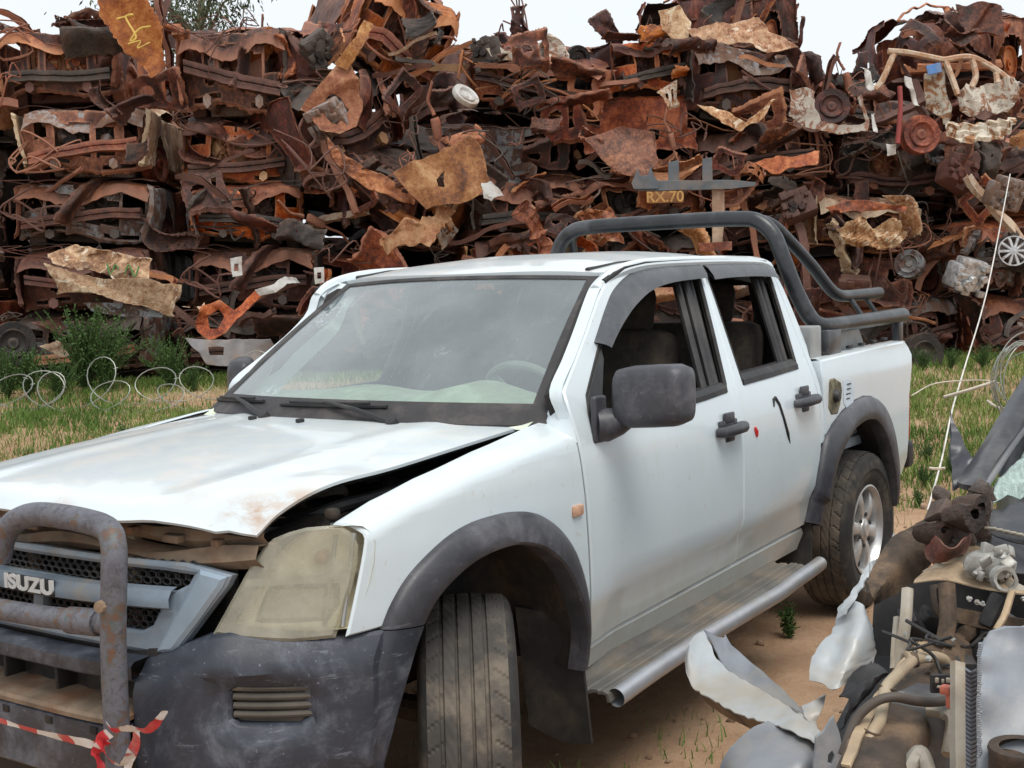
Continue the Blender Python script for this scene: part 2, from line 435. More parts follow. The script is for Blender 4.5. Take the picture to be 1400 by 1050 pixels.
# ---- body side as a surface y(x, z)
_ZY = np.array([(.30,.79),(.40,.835),(.48,.858),(.58,.876),(.66,.884),(.80,.888),(.95,.888),(1.05,.882),(1.12,.872),(1.18,.856),(1.23,.836),(1.40,.768),(1.55,.708),(1.63,.674),(1.70,.64)])
def _smooth_tab(tab, n=400, k=9):
    z = np.linspace(tab[0, 0]-.1, tab[-1, 0]+.1, n); y = np.interp(z, tab[:, 0], tab[:, 1])
    lo = tab[0, 1]+(tab[0, 0]-z)*-(tab[1, 1]-tab[0, 1])/(tab[1, 0]-tab[0, 0]); y = np.where(z < tab[0, 0], lo, y)
    hi = tab[-1, 1]+(z-tab[-1, 0])*(tab[-1, 1]-tab[-2, 1])/(tab[-1, 0]-tab[-2, 0]); y = np.where(z > tab[-1, 0], hi, y)
    ker = np.hanning(k+2)[1:-1]; ker /= ker.sum(); ys = np.convolve(np.pad(y, k//2, mode='edge'), ker, 'valid'); return z, ys
_Z, _Y = _smooth_tab(_ZY)
def taper(x): return .09*max(0., (x+.2)/.9)**2.2
def crease_z(x): return .630-.028*(x+1.0)
def Ys(x, z):
    y = np.interp(z, _Z, _Y)-taper(x)
    # pressed line low on the doors
    if -2.6 < x < -.5:
        d = crease_z(x)-z
        if d > 0: y -= .020*float(sst(0, .020, d))*float(sst(-.55, -.75, x))
    return y
def side(x, z): return (x, Ys(x, z), z)
def side_off(o): return lambda x, z: (x, Ys(x, z)-o, z)
OUT = (0, 1, .1)
def far(mb):
    """right-hand copy; the crushed cab leans in a little on that side above the waist"""
    m = mb.mirror(); o = []
    for x, y, z in m.v:
        if x < -.45 and y < -.5: y *= 1-.075*float(sst(1.10, 1.22, z))*float(1-sst(1.42, 1.64, z))*float(sst(-2.5, -2.2, x))
        if -1.08 < x and -.95 < y < -.5 and z > 1.12 and x < -.45: x -= .10*float(sst(1.12, 1.22, z))*float(1-sst(1.50, 1.66, z))*float(sst(-1.08, -.85, x))
        o.append((x, y, z))
    m.v = o; return m
def both(name, fn, mats, ang=35):
    """build a left part and its mirror image on the right"""
    mb = fn(); a = mb.build(name, mats, T, ang); r = far(mb).build(name, mats, T, ang); return a, r
def sub(name, fn, mats, ab, ang=35):
    mb = fn(); a = mb.build(name, mats, ab[0], ang); r = far(mb).build(name, mats, ab[1], ang); return a, r

# ---- doors
FD = [(-.536,.470),(-.497,.93),(-.487,1.034),(-.481,1.136),(-.478,1.21),(-.486,1.283),(-.62,1.370),(-.75,1.457),(-.90,1.562),(-.98,1.608),(-1.08,1.645),(-1.25,1.676),(-1.45,1.686),(-1.776,1.690),
      (-1.766,1.61),(-1.678,1.204),(-1.664,1.10),(-1.654,.80),(-1.652,.510)]
FW = [(-.574,1.143),(-.580,1.20),(-.605,1.255),(-.779,1.394),(-1.0,1.535),(-1.186,1.602),(-1.409,1.640),(-1.66,1.652),(-1.728,1.65),(-1.732,1.611),(-1.674,1.417),(-1.607,1.215),(-1.586,1.187),(-1.40,1.176)]
RD = [(-1.658,.512),(-1.660,.80),(-1.670,1.10),(-1.684,1.204),(-1.772,1.61),(-1.782,1.690),(-2.10,1.692),(-2.40,1.686),(-2.450,1.662),(-2.470,1.61),(-2.462,1.42),(-2.466,1.20),(-2.478,1.0),(-2.475,.86),(-2.44,.76),(-2.395,.65),(-2.37,.535)]
RW = [(-1.755,1.203),(-1.802,1.598),(-1.82,1.636),(-1.86,1.646),(-2.36,1.648),(-2.42,1.640),(-2.428,1.607),(-2.385,1.42),(-2.340,1.245),(-2.325,1.224),(-2.10,1.214)]
def door(outl, hole):
    def f(): return panel(MB(), outl, side, OUT, [hole], .055, .006, .022, .006, 0, 1)
    return f
door_f = both('front_door', door(FD, FW), [M_white, M_rubber]); door_r = both('rear_door', door(RD, RW), [M_white, M_rubber])
def rimtube(h, o=.006, r=.009):
    def f():
        p = densify(h, .04); return MB().tube([side_off(o)(*q) for q in p], r, 6, closed=True)
    return f
sub('window_seal', rimtube(FW), M_rubber, door_f); sub('window_seal', rimtube(RW), M_rubber, door_r)
def strip(pts, wdt, o=-.004):
    def f():
        a = [side_off(o)(x, z) for x, z in pts]; b = [side_off(o-.004)(x, z+wdt*.5) for x, z in pts]; c = [side_off(o+.012)(x, z+wdt) for x, z in pts]
        d = [side_off(o+.05)(x, z+wdt) for x, z in pts]
        return MB().loft([a, b, c, d])
    return f
sub('weatherstrip', strip([(-.60, 1.137), (-1.0, 1.156), (-1.40, 1.172), (-1.59, 1.184)], .036), M_trim, door_f)
sub('weatherstrip', strip([(-1.755, 1.197), (-2.05, 1.207), (-2.335, 1.219)], .042), M_trim, door_r)
# inner door trim with the same openings, so the doors have depth
def liner(outl, hole):
    def f():
        a = inset(outl, .012); h = inset(hole, -.010); return panel(MB(), a, side_off(.055), OUT, [h], .09, .004, .03, .003)
    return f
sub('door_trim', liner(FD, FW), M_dark, door_f); sub('door_trim', liner(RD, RW), M_dark, door_r)
# sail panel and channel bars in the windows
def sail(): return panel(MB(), [(-.572,1.13),(-.578,1.205),(-.60,1.25),(-.80,1.405),(-.79,1.36),(-.70,1.25),(-.665,1.15)], side_off(-.003), OUT, (), .05, .004, .03)
sub('sail_panel', sail, M_trim, door_f)
def chan():
    m = MB()
    for (x0, o, r) in ((-1.468, .035, .017), (-1.512, .022, .013), (-1.548, .040, .022), (-1.575, .03, .012)):
        m.tube([side_off(o)(x0-.118*k, 1.19+k*.43) for k in np.linspace(0, 1, 8)], r, 8)
    return m
sub('window_channel', chan, M_trim, door_f)
def chan2():
    m = MB(); m.tube([side_off(.03)(-2.235-.085*k, 1.225+k*.40) for k in np.linspace(0, 1, 8)], .017, 8)
    m.tube([side_off(.035)(-2.285-.085*k, 1.225+k*.40) for k in np.linspace(0, 1, 8)], .022, 8); return m
sub('window_channel', chan2, M_trim, door_r)
# rain visors
def visor(top, low, bulge=.03):
    def f():
        t = [V3(side_off(-.004)(*p)) for p in spline([(x, z, 0) for x, z in top], 6)] if 0 else None
        A = spline([(x, z, 0) for x, z in top], 5); B = spline([(x, z, 0) for x, z in low], 5); n = len(A); rings = []
        for s_, o in ((0, .0), (.06, -.012), (.35, -.030), (.75, -.036), (1, -.034)):
            rings.append([side_off(o)(*(A[i][:2]*(1-s_)+B[i][:2]*s_)) for i in range(n)])
        rings.append([side_off(-.028)(*(A[i][:2]*.02+B[i][:2]*.98)) for i in range(n)]); rings.append([side_off(.002)(*(A[i][:2]*.9+B[i][:2]*.1)) for i in range(n)])
        return MB().loft(rings, caps=False)
    return f
VT = [(-.768,1.418),(-.83,1.462),(-.93,1.532),(-1.03,1.590),(-1.19,1.643),(-1.41,1.672),(-1.752,1.684)]
VL = [(-.812,1.398),(-.885,1.440),(-.98,1.488),(-1.10,1.538),(-1.25,1.582),(-1.44,1.607),(-1.738,1.620)]
sub('rain_visor', visor(VT, VL), M_visor, door_f, 50)
sub('rain_visor', visor([(-1.778,1.684),(-1.95,1.688),(-2.2,1.688),(-2.40,1.680),(-2.437,1.660)], [(-1.796,1.612),(-1.95,1.618),(-2.2,1.620),(-2.39,1.614),(-2.436,1.606)]), M_visor, door_r, 50)
# handles
def handle(cx, cz):
    def f():
        m = MB(); y = Ys(cx, cz)
        m.rbox((cx, y+.001, cz+.004), (.155, .014, .060), .007)              # escutcheon plate
        m.rbox((cx-.012, y+.003, cz-.026), (.075, .016, .050), .008)
        m.rbox((cx-.008, y+.003, cz+.040), (.085, .014, .042), .007)
        m.tube([(cx+.098, y+.004, cz-.006), (cx+.088, y+.03, cz-.004), (cx+.05, y+.045, cz), (cx-.05, y+.045, cz+.002), (cx-.088, y+.03, cz+.002), (cx-.098, y+.004, cz)], [.017, .020, .021, .021, .020, .017], 10)
        return m
    return f
sub('door_handle', handle(-1.530, 1.052), M_plastic, door_f); sub('door_handle', handle(-2.298, 1.088), M_plastic, door_r)
# marks on the rear door
mk = MB(); mk.tube([side_off(-.0015)(x, z) for x, z in [(-1.775,1.030),(-1.782,1.013),(-1.79,.992)]], [.006, .011, .005], 6, flat=1)
mk.build('red_paint_mark', M_red, door_r[0])
sc_ = MB(); sc_.tube([side_off(.002)(x, z) for x, z in [(-1.985,1.09),(-1.992,1.118),(-2.012,1.124),(-2.04,1.095),(-2.07,1.03),(-2.10,.965),(-2.122,.925)]], [.006, .008, .009, .009, .009, .010, .004], 6)
sc_.build('black_scuff', M_trim, door_r[0])
# wing mirrors
def mirror():
    m = MB(); rings = []
    prof = [(.905, .55, .72), (.925, .90, .93), (.97, 1.0, 1.0), (1.05, 1.0, 1.0), (1.12, .98, .98), (1.150, .88, .86), (1.158, .6, .6)]
    for y, sx, sz in prof:
        r = []
        for k in range(28):
            a = 2*math.pi*k/28; ca, sa = math.cos(a), math.sin(a)
            ex = math.copysign(abs(ca)**.55, ca); ez = math.copysign(abs(sa)**.5, sa)
            r.append((-.665+.072*sx*ex+.02*(y-1.0), y, 1.255+(y-1.0)*.06+.098*sz*ez))
        rings.append(r)
    m.loft(rings, True, caps=True); return m
_mm = mirror(); _m0 = _mm.build('wing_mirror', M_plastic, door_f[0], 60); _mr = _mm.mirror(); _mr.v = [(-.80+(y+1.03)*.55, -.93+(x+.665)*.9+(y+1.03)*.35, z-.005) for x, y, z in _mr.v]; mir = (_m0, _mr.build('wing_mirror', M_plastic, door_f[1], 60))
def mirror_arm():
    m = MB(); m.tube([(-.60, .86, 1.165), (-.625, .885, 1.165), (-.645, .915, 1.175), (-.66, .96, 1.20)], [.052, .055, .046, .034], 14); m.rbox((-.60, .872, 1.185), (.075, .022, .15), .01); return m
sub('mirror_arm', mirror_arm, M_plastic, mir, 60)

# ---- front fenders
def zc(x): return float(np.interp(x, [-.46,-.15,.10,.33,.49,.62], [1.130,1.120,1.094,1.051,1.004,.955]))
def tp(x): return float(np.interp(x, [-.55,-.37,-.08,.19,.37,.50,.62], [.715,.735,.742,.745,.745,.742,.735])), float(np.interp(x, [-.55,-.37,-.08,.19,.37,.50,.62], [1.195,1.176,1.139,1.100,1.068,1.034,.985]))
def fend(x, w):
    z0 = zc(x)
    if w <= z0-.012: return (x, Ys(x, w), w)
    yc = Ys(x, z0); yt, zt = tp(x); s = (w-z0)/.14
    if s >= .1:
        s = min(s, 1.1); return (x, yc+(yt-yc)*s, z0+(zt-z0)*(s**.8)+.006*math.sin(math.pi*min(1, s)))
    k = (w-(z0-.012))/(.012+.014); k = k*k*(3-2*k)
    A = V3((x, Ys(x, z0-.012), z0-.012)); B = V3((x, yc+(yt-yc)*.1, z0+(zt-z0)*(.1**.8)+.0018)); q = A*(1-k)+B*k; q[1] += .003*math.sin(math.pi*k); return tuple(q)
FFo = [(.440,.760),(.402,.818),(.334,.880),(.222,.937),(.115,.964),(.002,.969),(-.102,.960),(-.213,.930),(-.330,.857),(-.411,.752),(-.458,.615),(-.480,.486)]
FFi = [(.326,.750),(.286,.797),(.219,.841),(.128,.877),(.014,.890),(-.090,.882),(-.194,.846),(-.279,.785),(-.345,.705),(-.398,.600),(-.420,.52),(-.430,.42)]
ffo = [tuple(p[:2]) for p in spline([(x, z, 0) for x, z in FFo], 4)]
def w_at(x, s): return zc(x)+.14*s
fo = [(-.520,.470)]+[(-.484,.486)]+[(x-.012 if x < -.3 else x, z+.004) for x, z in ffo[::-1]][1:]+[(.560,.765),(.548,.80),(.522,.88),(.505,.935),(.490,.985),(.486, w_at(.49,.12)),(.492,w_at(.492,.55)),(.505,w_at(.505,1.0)),
      (.37,w_at(.37,1)),(.19,w_at(.19,1)),(-.08,w_at(-.08,1)),(-.37,w_at(-.37,1)),(-.475,w_at(-.47,.95)),(-.482,w_at(-.48,.5)),(-.470,1.12),(-.475,1.034),(-.484,.93)]
def fender_l(): return panel(MB(), fo, fend, (0, 1, .35), (), .022, .005, .007, .005)
fender = both('front_fender', fender_l, M_white, 40)
def apil():
    E_ = [(-.480,1.125),(-.478,1.21),(-.486,1.283),(-.62,1.370),(-.75,1.457),(-.90,1.562),(-.98,1.608),(-1.08,1.645)]
    E_ = spline([(x, z, 0) for x, z in E_], 4); n = len(E_); R_ = []
    for i, q in enumerate(E_):
        b = -.16+1.18*max(0, (q[1]-1.125))/(1.645-1.125); a = V3(ws(.988, min(b, 1.0)))-V3((.02, 0, .0)); c = V3(side_off(.004)(q[0]+.004, q[1])); d = V3(side_off(.05)(q[0]+.004, q[1]))
        m1 = a*.45+c*.55+nrm((.5, .8, .4))*.004; m2 = a*.15+c*.85+nrm((.2, 1, .3))*.006
        R_.append([a-V3((.02, .03, .03)), a, m1, m2, c, d])
    return MB().loft(R_)
def rep():
    m = MB(); x, z = -.427, .923; m.rbox((x, Ys(x, z)+.004, z), (.058, .016, .036), .008); return m
sub('side_repeater', rep, M_orange, fender)
def arch(outer, inner, pro=.045, lip=.05):
    def f():
        A = spline([(x, z, 0) for x, z in outer], 5); B = spline([(x, z, 0) for x, z in inner], 5); n = min(len(A), len(B)); rings = []
        for s_, o in ((-.13, -.004), (-.12, .010), (-.02, .024), (.15, .034), (.55, pro), (.86, pro+.002), (.97, pro-.004), (1.0, pro-.016)):
            r = []
            for i in range(n):
                q = A[i][:2]*(1-s_)+B[i][:2]*s_; e = A[i][:2]
                base = Ys(e[0], min(max(e[1], .40), 1.08)); r.append((q[0], base+o*1.0, q[1]))
            rings.append(r)
        r = [(B[i][0], rings[-1][i][1]-lip, B[i][1]) for i in range(n)]; rings.append(r)
        return MB().loft(rings)
    return f
both('wheel_arch_flare', arch(FFo, FFi), M_plastic, 40)
def bump_flare():     # lower front leg of the arch, part of the bumper
    A = [(.440,.757),(.47,.69),(.50,.60),(.53,.50),(.545,.40),(.55,.33)]; B = [(.326,.747),(.362,.68),(.392,.60),(.415,.50),(.425,.40),(.43,.33)]
    return arch(A, B, .045, .06)()
RFo = [(-2.371,.548),(-2.400,.65),(-2.440,.762),(-2.511,.878),(-2.60,.935),(-2.74,.985),(-2.901,1.017),(-3.02,1.026),(-3.13,1.015),(-3.255,.973),(-3.382,.869),(-3.467,.712),(-3.52,.55)]
RFi = [(-2.455,.52),(-2.478,.61),(-2.510,.69),(-2.580,.785),(-2.675,.850),(-2.79,.905),(-2.93,.930),(-3.03,.930),(-3.12,.912),(-3.223,.850),(-3.316,.735),(-3.391,.590),(-3.43,.45)]
both('wheel_arch_flare', arch(RFo, RFi), M_plastic, 40)
def well(inner, cx):
    def f():
        B = spline([(x, z, 0) for x, z in inner], 5); m = MB()
        m.loft([[(p[0], .885, p[1]) for p in B], [(cx+(p[0]-cx)*1.04, .80, .38+(p[1]-.38)*1.04) for p in B], [(cx+(p[0]-cx)*1.08, .62, .38+(p[1]-.38)*1.06) for p in B], [(cx+(p[0]-cx)*1.08, .44, .38+(p[1]-.38)*1.06) for p in B]])
        c = [(cx+(p[0]-cx)*1.08, .44, .38+(p[1]-.38)*1.06) for p in B]; m.add(c+[(cx, .44, .45)], [(i, i+1, len(c)) for i in range(len(c)-1)])
        return m
    return f
both('wheel_well_liner', well(FFi, 0), M_under, 50); both('wheel_well_liner', well(RFi, -3.1), M_under, 50)
def flap(): return MB().sheet(lambda a, b: (-.415-.06*b-.02*math.sin(3*a), .66+.235*a, .60-.02*a-(.40+.03*math.sin(math.pi*a))*b), 6, 6).thick(.008)
both('mud_flap', flap, M_flap)
def flap2(): return MB().sheet(lambda a, b: (-2.415+.02*b, .66+.21*a, .62-.30*b), 5, 6).thick(.008)
both('mud_flap', flap2, M_flap)

# ---- sills, cab corners, bed sides
def sill(): return panel(MB(), [(-.526,.366),(-.532,.463),(-1.65,.505),(-2.365,.530),(-2.40,.50),(-2.36,.418)], side_off(.006), OUT, (), .07, .012, .09, .012)
both('sill', sill, M_white)
def corner(): return panel(MB(), [(-2.476,1.62),(-2.468,1.42),(-2.472,1.20),(-2.484,1.0),(-2.481,.88),(-2.515,.885),(-2.522,1.02),(-2.514,1.25),(-2.502,1.45),(-2.486,1.61)], side, OUT, (), .06, .004, .03)
both('cab_corner', corner, M_white)
bedo = [(-2.532,.90),(-2.60,.945),(-2.74,.995),(-2.901,1.027),(-3.02,1.036),(-3.135,1.025),(-3.263,.982),(-3.392,.876),(-3.477,.716),(-3.53,.560),(-3.63,.580),(-3.70,.66),(-3.722,.756),(-3.732,.98),(-3.79,1.13),(-3.80,1.19),(-3.785,1.235),(-3.74,1.262),(-3.4,1.260),(-2.545,1.243),(-2.530,1.20)]
def bedY(x, z):
    y = np.interp(z, [.5,.58,.66,.95,1.05,1.13,1.19,1.22,1.265], [.858,.876,.884,.888,.886,.884,.880,.868,.862])
    zl = 1.190-.022*(x+2.5); y -= .006*math.exp(-((z-zl)/.008)**2)          # pressed line under the rail
    return y
def bedmap(x, z): return (x, bedY(x, z), z)
def bedside(): return panel(MB(), bedo, bedmap, OUT, (), .045, .008, .05, .008)
bed = both('cargo_bed_side', bedside, M_white)
def bedrail():
    m = MB(); A = [(-2.545, 1.243), (-3.4, 1.260), (-3.76, 1.262)]
    m.loft([[(x, .858, z-.004) for x, z in A], [(x, .84, z+.004) for x, z in A], [(x, .79, z+.004) for x, z in A], [(x, .775, z-.01) for x, z in A], [(x, .775, z-.42) for x, z in A]]); return m
sub('bed_rail', bedrail, M_white, bed)
def bedhooks():
    m = MB()
    for i in range(6): m.rbox((-2.75-.17*i, .80, 1.262+.004*i), (.06, .02, .014), .004)
    return m
_h = bedhooks(); split_build(_h, 'rail_cap', M_trim, bed[0]); split_build(_h.mirror(), 'rail_cap', M_trim, bed[1])
fc = MB(); fc.lathe([(.0, .004), (.055, .005), (.066, .003), (.07, -.004)], (-2.655, Ys(-2.655, 1.075)+.001, 1.075), (0, 1, .05), 28)
M_fuel = simple('fuel_hole', (.10, .085, .05), .7, var=.6, scale=30, dirt=(.30, .27, .18), dirt_amt=.8)
flap_o = [(-2.585,1.138),(-2.60,1.155),(-2.66,1.155),(-2.735,1.128),(-2.745,1.09),(-2.715,1.03),(-2.68,.992),(-2.60,.995),(-2.565,1.03)]
fc = panel(MB(), flap_o, lambda x, z: (x, bedY(x, z)+.003, z), OUT, (), .03, .006, .01, .003); fuel = fc.build('fuel_filler', M_fuel, bed[0])
kn = MB(); kn.lathe([(0, .024), (.022, .022), (.027, .012), (.030, 0)], (-2.65, bedY(-2.65, 1.075)+.002, 1.075), (0, 1, 0), 20); kn.build('filler_cap', M_trim, fuel)
M_sticker = simple('faded_sticker', (.58, .66, .72), .5, var=.1)
st = panel(MB(), [(-2.76,1.135),(-2.76,1.03),(-2.80,1.005),(-2.88,1.01),(-2.905,1.07),(-2.87,1.13),(-2.81,1.145)], lambda x, z: (x, bedY(x, z)+.002, z), OUT, (), .03, .003, .001, .0005); stick = st.build('fuel_sticker', M_sticker, bed[0])
tx = MB()
for i, L in enumerate((.055, .05, .058, .045)): tx.rbox((-2.83+.005*i, bedY(-2.83, 1.07)+.0035, 1.115-.022*i), (L, .001, .006), .0004)
tx.build('sticker_lines', M_trim, stick)
bd = MB(); bd.rbox((-3.14, 0, .80), (1.22, 1.56, .05), .01); bd.rbox((-2.55, 0, 1.0), (.03, 1.56, .46), .01)
bd.build('cargo_bed_floor', M_white, T)
tg = MB(); tg.rbox((-3.745, 0, .93), (.06, 1.70, .62), .02); tgo = tg.build('tailgate', M_white, T)
tl = MB(); tl.rbox((-3.745, .845, .93), (.05, .07, .36), .015); tl.mirror; a = tl.build('tail_light', simple('tail_red', (.45, .03, .02), .25), T); tl.mirror().build('tail_light', a.data.materials[0], T)
rb = MB(); rb.rbox((-3.80, 0, .62), (.16, 1.60, .16), .04); rb.rbox((-3.85, .80, .66), (.09, .13, .15), .03); rb.rbox((-3.85, -.80, .66), (.09, .13, .15), .03); rb.build('rear_bumper', M_trim, T)

# ---- roof
def roofz(x, y):
    zcn = np.interp(x, [-2.55,-2.50,-2.42,-2.3,-2.1,-1.9,-1.6,-1.3,-1.1,-1.0], [1.640,1.672,1.706,1.728,1.741,1.745,1.737,1.712,1.682,1.660])
    a = min(1, abs(y)/.665); return zcn-.068*a**3.2*np.interp(x, [-2.4,-1.7,-1.1], [1, 1, .62])
def hdr(y): return -1.092+.085*(1-(y/.60)**2)
def roof_fn(a, b):
    y = (b*2-1)*.668; x0 = hdr(y)+.004; x0 -= .10*float(sst(.60, .668, abs(y))); x = x0+(-2.515-x0)*a**1.0; z = roofz(x, y)
    if abs(y) > .6401: z -= .004
    return (x, y, z)
rf = MB(); rf.sheet(roof_fn, 40, 48)
roof = rf.thick(-.02).build('roof', M_white, T, 40)
def ditch():
    m = MB(); m.tube([(x, y, z) for x, y, z in [(-.99,.672,1.616),(-1.06,.672,1.640),(-1.14,.668,1.662),(-1.3,.668,1.681),(-1.6,.668,1.689),(-2.0,.668,1.692),(-2.4,.668,1.684),(-2.49,.668,1.655)]], [.011,.011,.009,.006,.005,.005,.005,.005], 6); return m
for q in (ditch(), ditch().mirror()): q.build('drip_moulding', M_rubber, roof)
def rail_line():
    m = MB(); m.tube([(x, y, roofz(x, y)+.001) for x, y in [(-1.095,.545),(-1.16,.548),(-1.3,.552),(-1.45,.555)]], [.010,.007,.005,.003], 6); return m
for q in (rail_line(), rail_line().mirror()): q.build('roof_moulding', M_rubber, roof)
# roof edge rail between roof and door frames
def edge():
    P = [(-.96,.660,1.585),(-1.08,.656,1.64),(-1.3,.652,1.672),(-1.7,.652,1.682),(-2.1,.652,1.684),(-2.42,.652,1.672),(-2.50,.66,1.61),(-2.51,.74,1.42),(-2.51,.80,1.25),(-2.51,.83,1.0)]
    return MB().tube(spline(P, 4), .024, 8)
both('body_rail', edge, M_white)

# ---- windscreen
def ws(a, b):
    """a across (0 right .. 1 left), b from base to header"""
    s = a*2-1; w0, w1 = .745, .594
    p0 = V3((-.47+.2*(1-s*s), s*w0, 1.182+.012*(1-s*s))); p1 = V3((-1.09+.085*(1-s*s), s*w1, 1.632+.016*(1-s*s)))
    q = p0*(1-b)+p1*b; n = nrm((.6, 0, .8)); return q+n*.012*math.sin(math.pi*b)
both('a_pillar', apil, M_white, 60)
wi = MB(); wi.sheet(lambda a, b: ws(.012+.976*a, .008+.984*b), 24, 14); wind = wi.build('windscreen', M_wind, T)
sl_ = MB(); N = 40
def ringpt(k, ins, up):
    # rounded rectangle around the glass
    t = (k/ (4*N))*4; s = int(t) % 4; u = t-int(t)
    lo = [ins[0], 1-ins[0]]; hb = [ins[1], 1-ins[2]]
    if s == 0: a, b = lo[0]+(lo[1]-lo[0])*u, hb[0]
    elif s == 1: a, b = lo[1], hb[0]+(hb[1]-hb[0])*u
    elif s == 2: a, b = lo[1]-(lo[1]-lo[0])*u, hb[1]
    else: a, b = lo[0], hb[1]-(hb[1]-hb[0])*u
    p = V3(ws(a, b)); return p+nrm((.6, .0, .8))*up
def rr(ins, up, rad):
    pts = [ringpt(k, ins, up) for k in range(4*N)]
    return pts
sl_.loft([[ringpt(k, (-.012, -.03, -.012), -.012) for k in range(4*N+1)], [ringpt(k, (-.008, -.02, -.008), .004) for k in range(4*N+1)],
          [ringpt(k, (.012, .035, .012), .007) for k in range(4*N+1)], [ringpt(k, (.030, .105, .022), .004) for k in range(4*N+1)], [ringpt(k, (.032, .107, .024), -.003) for k in range(4*N+1)]])
sl_.build('windscreen_seal', M_seal, T)
wp = MB()
def wiper(a0, b0, a1, b1, a2, b2):
    m = MB(); n = V3((.6, 0, .8)); P = lambda a, b, h: V3(ws(a, b))+n*h
    m.tube([P(a0, b0, .01), P((a0+a1)/2, (b0+b1)/2, .035), P(a1, b1, .028)], [.012, .008, .006], 8)
    m.tube([P(a1*(1-t)+a2*t, b1*(1-t)+b2*t, .012) for t in np.linspace(-1, 1, 9)], .007, 6)
    m.tube([P(a1*(1-t)+a2*t, b1*(1-t)+b2*t, .026) for t in np.linspace(-.75, .75, 7)], .005, 6)
    m.lathe([(0, .03), (.018, .028), (.022, .0)], P(a0, b0, 0), n, 14); return m
wiper(.70, -.035, .50, .055, .66, .060).build('wiper', M_trim, T); wiper(.32, -.03, .13, .055, .26, .062).build('wiper', M_trim, T)
cw = MB(); cw.loft([[(-.26-.22*(y/.72)**2, y, 1.150) for y in np.linspace(-.69, .69, 21)], [(-.30-.22*(y/.72)**2, y, 1.168) for y in np.linspace(-.69, .69, 21)], [(-.36-.17*(y/.72)**2, y, 1.165) for y in np.linspace(-.69, .69, 21)]])
cw.build('cowl', M_trim, T)

# ---- hood, sprung and bent up at the corner
def hood_edge_y(s): return .672+.012*math.sin(math.pi*s)+.01*s
def hoodz(s, t):
    """s 0 front .. 1 rear, t -1 right .. 1 left"""
    z = 1.085+.088*s**.62; z += .018*(1-t*t)*(.35+.65*s)
    a = abs(t); z -= .012*a**6*(1-s)
    if t > 0:
        z -= .026*math.exp(-(s/.10)**2)*float(sst(.72, 1, t)); z += .010*math.exp(-((s-.24)/.12)**2)*float(sst(.6, 1, t))
    z -= .028*math.exp(-((s)/.035)**2)*(1 if t < .9 else .6)      # the rolled front edge
    z += .006*math.cos((abs(t)-.62)*12)*math.exp(-((abs(t)-.62)/.12)**2)
    return z
def hood_fn(a, b):
    s, t = a, b*2-1; y = t*hood_edge_y(s)
    xf = .865-.165*abs(t)**2.3; xr = -.275-.20*(t)**2; x = xf+(xr-xf)*s
    return (x, y, hoodz(s, t))
hd = MB(); hd.sheet(lambda a, b: hood_fn(a**1.5, b), 40, 44); hd.f = [q[::-1] for q in hd.f]
hd.thick(.009); hood = hd.build('hood', M_white, T, 40)
hu = MB(); hu.sheet(lambda a, b: V3(hood_fn(.012+.97*a, .008+.984*b))-V3((0, 0, .020)), 12, 12); hu.build('hood_liner', M_bay, hood)
wn = MB()
for y in (-.27, -.02):
    x = -.16; p = V3(hood_fn(.92, .5+y/1.36)); wn.rbox(p+V3((.0, 0, .006)), (.028, .02, .014), .005)
split_build(wn, 'washer_nozzle', M_trim, hood)

# ---- engine bay seen through the gap
eb = MB()
for sg in (1, -1):
    eb.loft([[(x, sg*.735, z-.008) for x, z in [(.50,1.03),(.19,1.095),(-.08,1.135),(-.37,1.172),(-.47,1.18)]], [(x, sg*.70, z-.03) for x, z in [(.50,1.03),(.19,1.095),(-.08,1.135),(-.37,1.172),(-.47,1.18)]], [(x, sg*.66, z-.10) for x, z in [(.50,1.03),(.19,1.095),(-.08,1.135),(-.37,1.172),(-.47,1.18)]],
             [(x, sg*.62, .55) for x, z in [(.50,1.03),(.19,1.095),(-.08,1.135),(-.37,1.172),(-.47,1.18)]]])
eb.rbox((-.49, 0, .85), (.05, 1.3, .62), .01); eb.rbox((.1, 0, .52), (1.2, 1.24, .06), .01)
eb.rbox((.05, .05, .82), (.62, .5, .36), .06); eb.rbox((-.05, .0, 1.02), (.45, .26, .10), .03); eb.rbox((.30, .50, .92), (.26, .2, .2), .03)
eb.rbox((.42, .18, .95), (.08, .5, .3), .02)
rng = random.Random(5)
for k in range(14):
    p = V3((rng.uniform(-.3, .5), rng.uniform(.1, .62), rng.uniform(.9, 1.05)))
    eb.tube(spline([p, p+V3((rng.uniform(-.15, .15), rng.uniform(-.2, .2), .06)), p+V3((rng.uniform(-.3, .3), rng.uniform(-.3, .3), -.05))], 5), rng.uniform(.008, .022), 7)
eb.build('engine_bay', M_bay, T)
for (P_, r0, m_) in (([(.40,.52,1.0),(.30,.58,1.03),(.12,.60,1.04),(-.1,.58,1.06)], .018, M_trim), ([(.42,.60,.93),(.25,.64,.99),(.05,.65,1.03),(-.2,.66,1.08)], .010, M_rad), ([(.46,.40,.97),(.42,.56,.985),(.36,.64,.99)], .012, M_box)):
    MB().tube(spline(P_, 5), r0, 8).build('bay_hose', m_, T)
hs_ = MB(); hs_.rbox((.46, .70, 1.045), (.035, .035, .03), .01); hs_.build('hood_buffer', M_under, T)
sp = MB()     # radiator support panel, bent and dusty
def xm(y, z): return .735-.10*(abs(y)/.66)**2
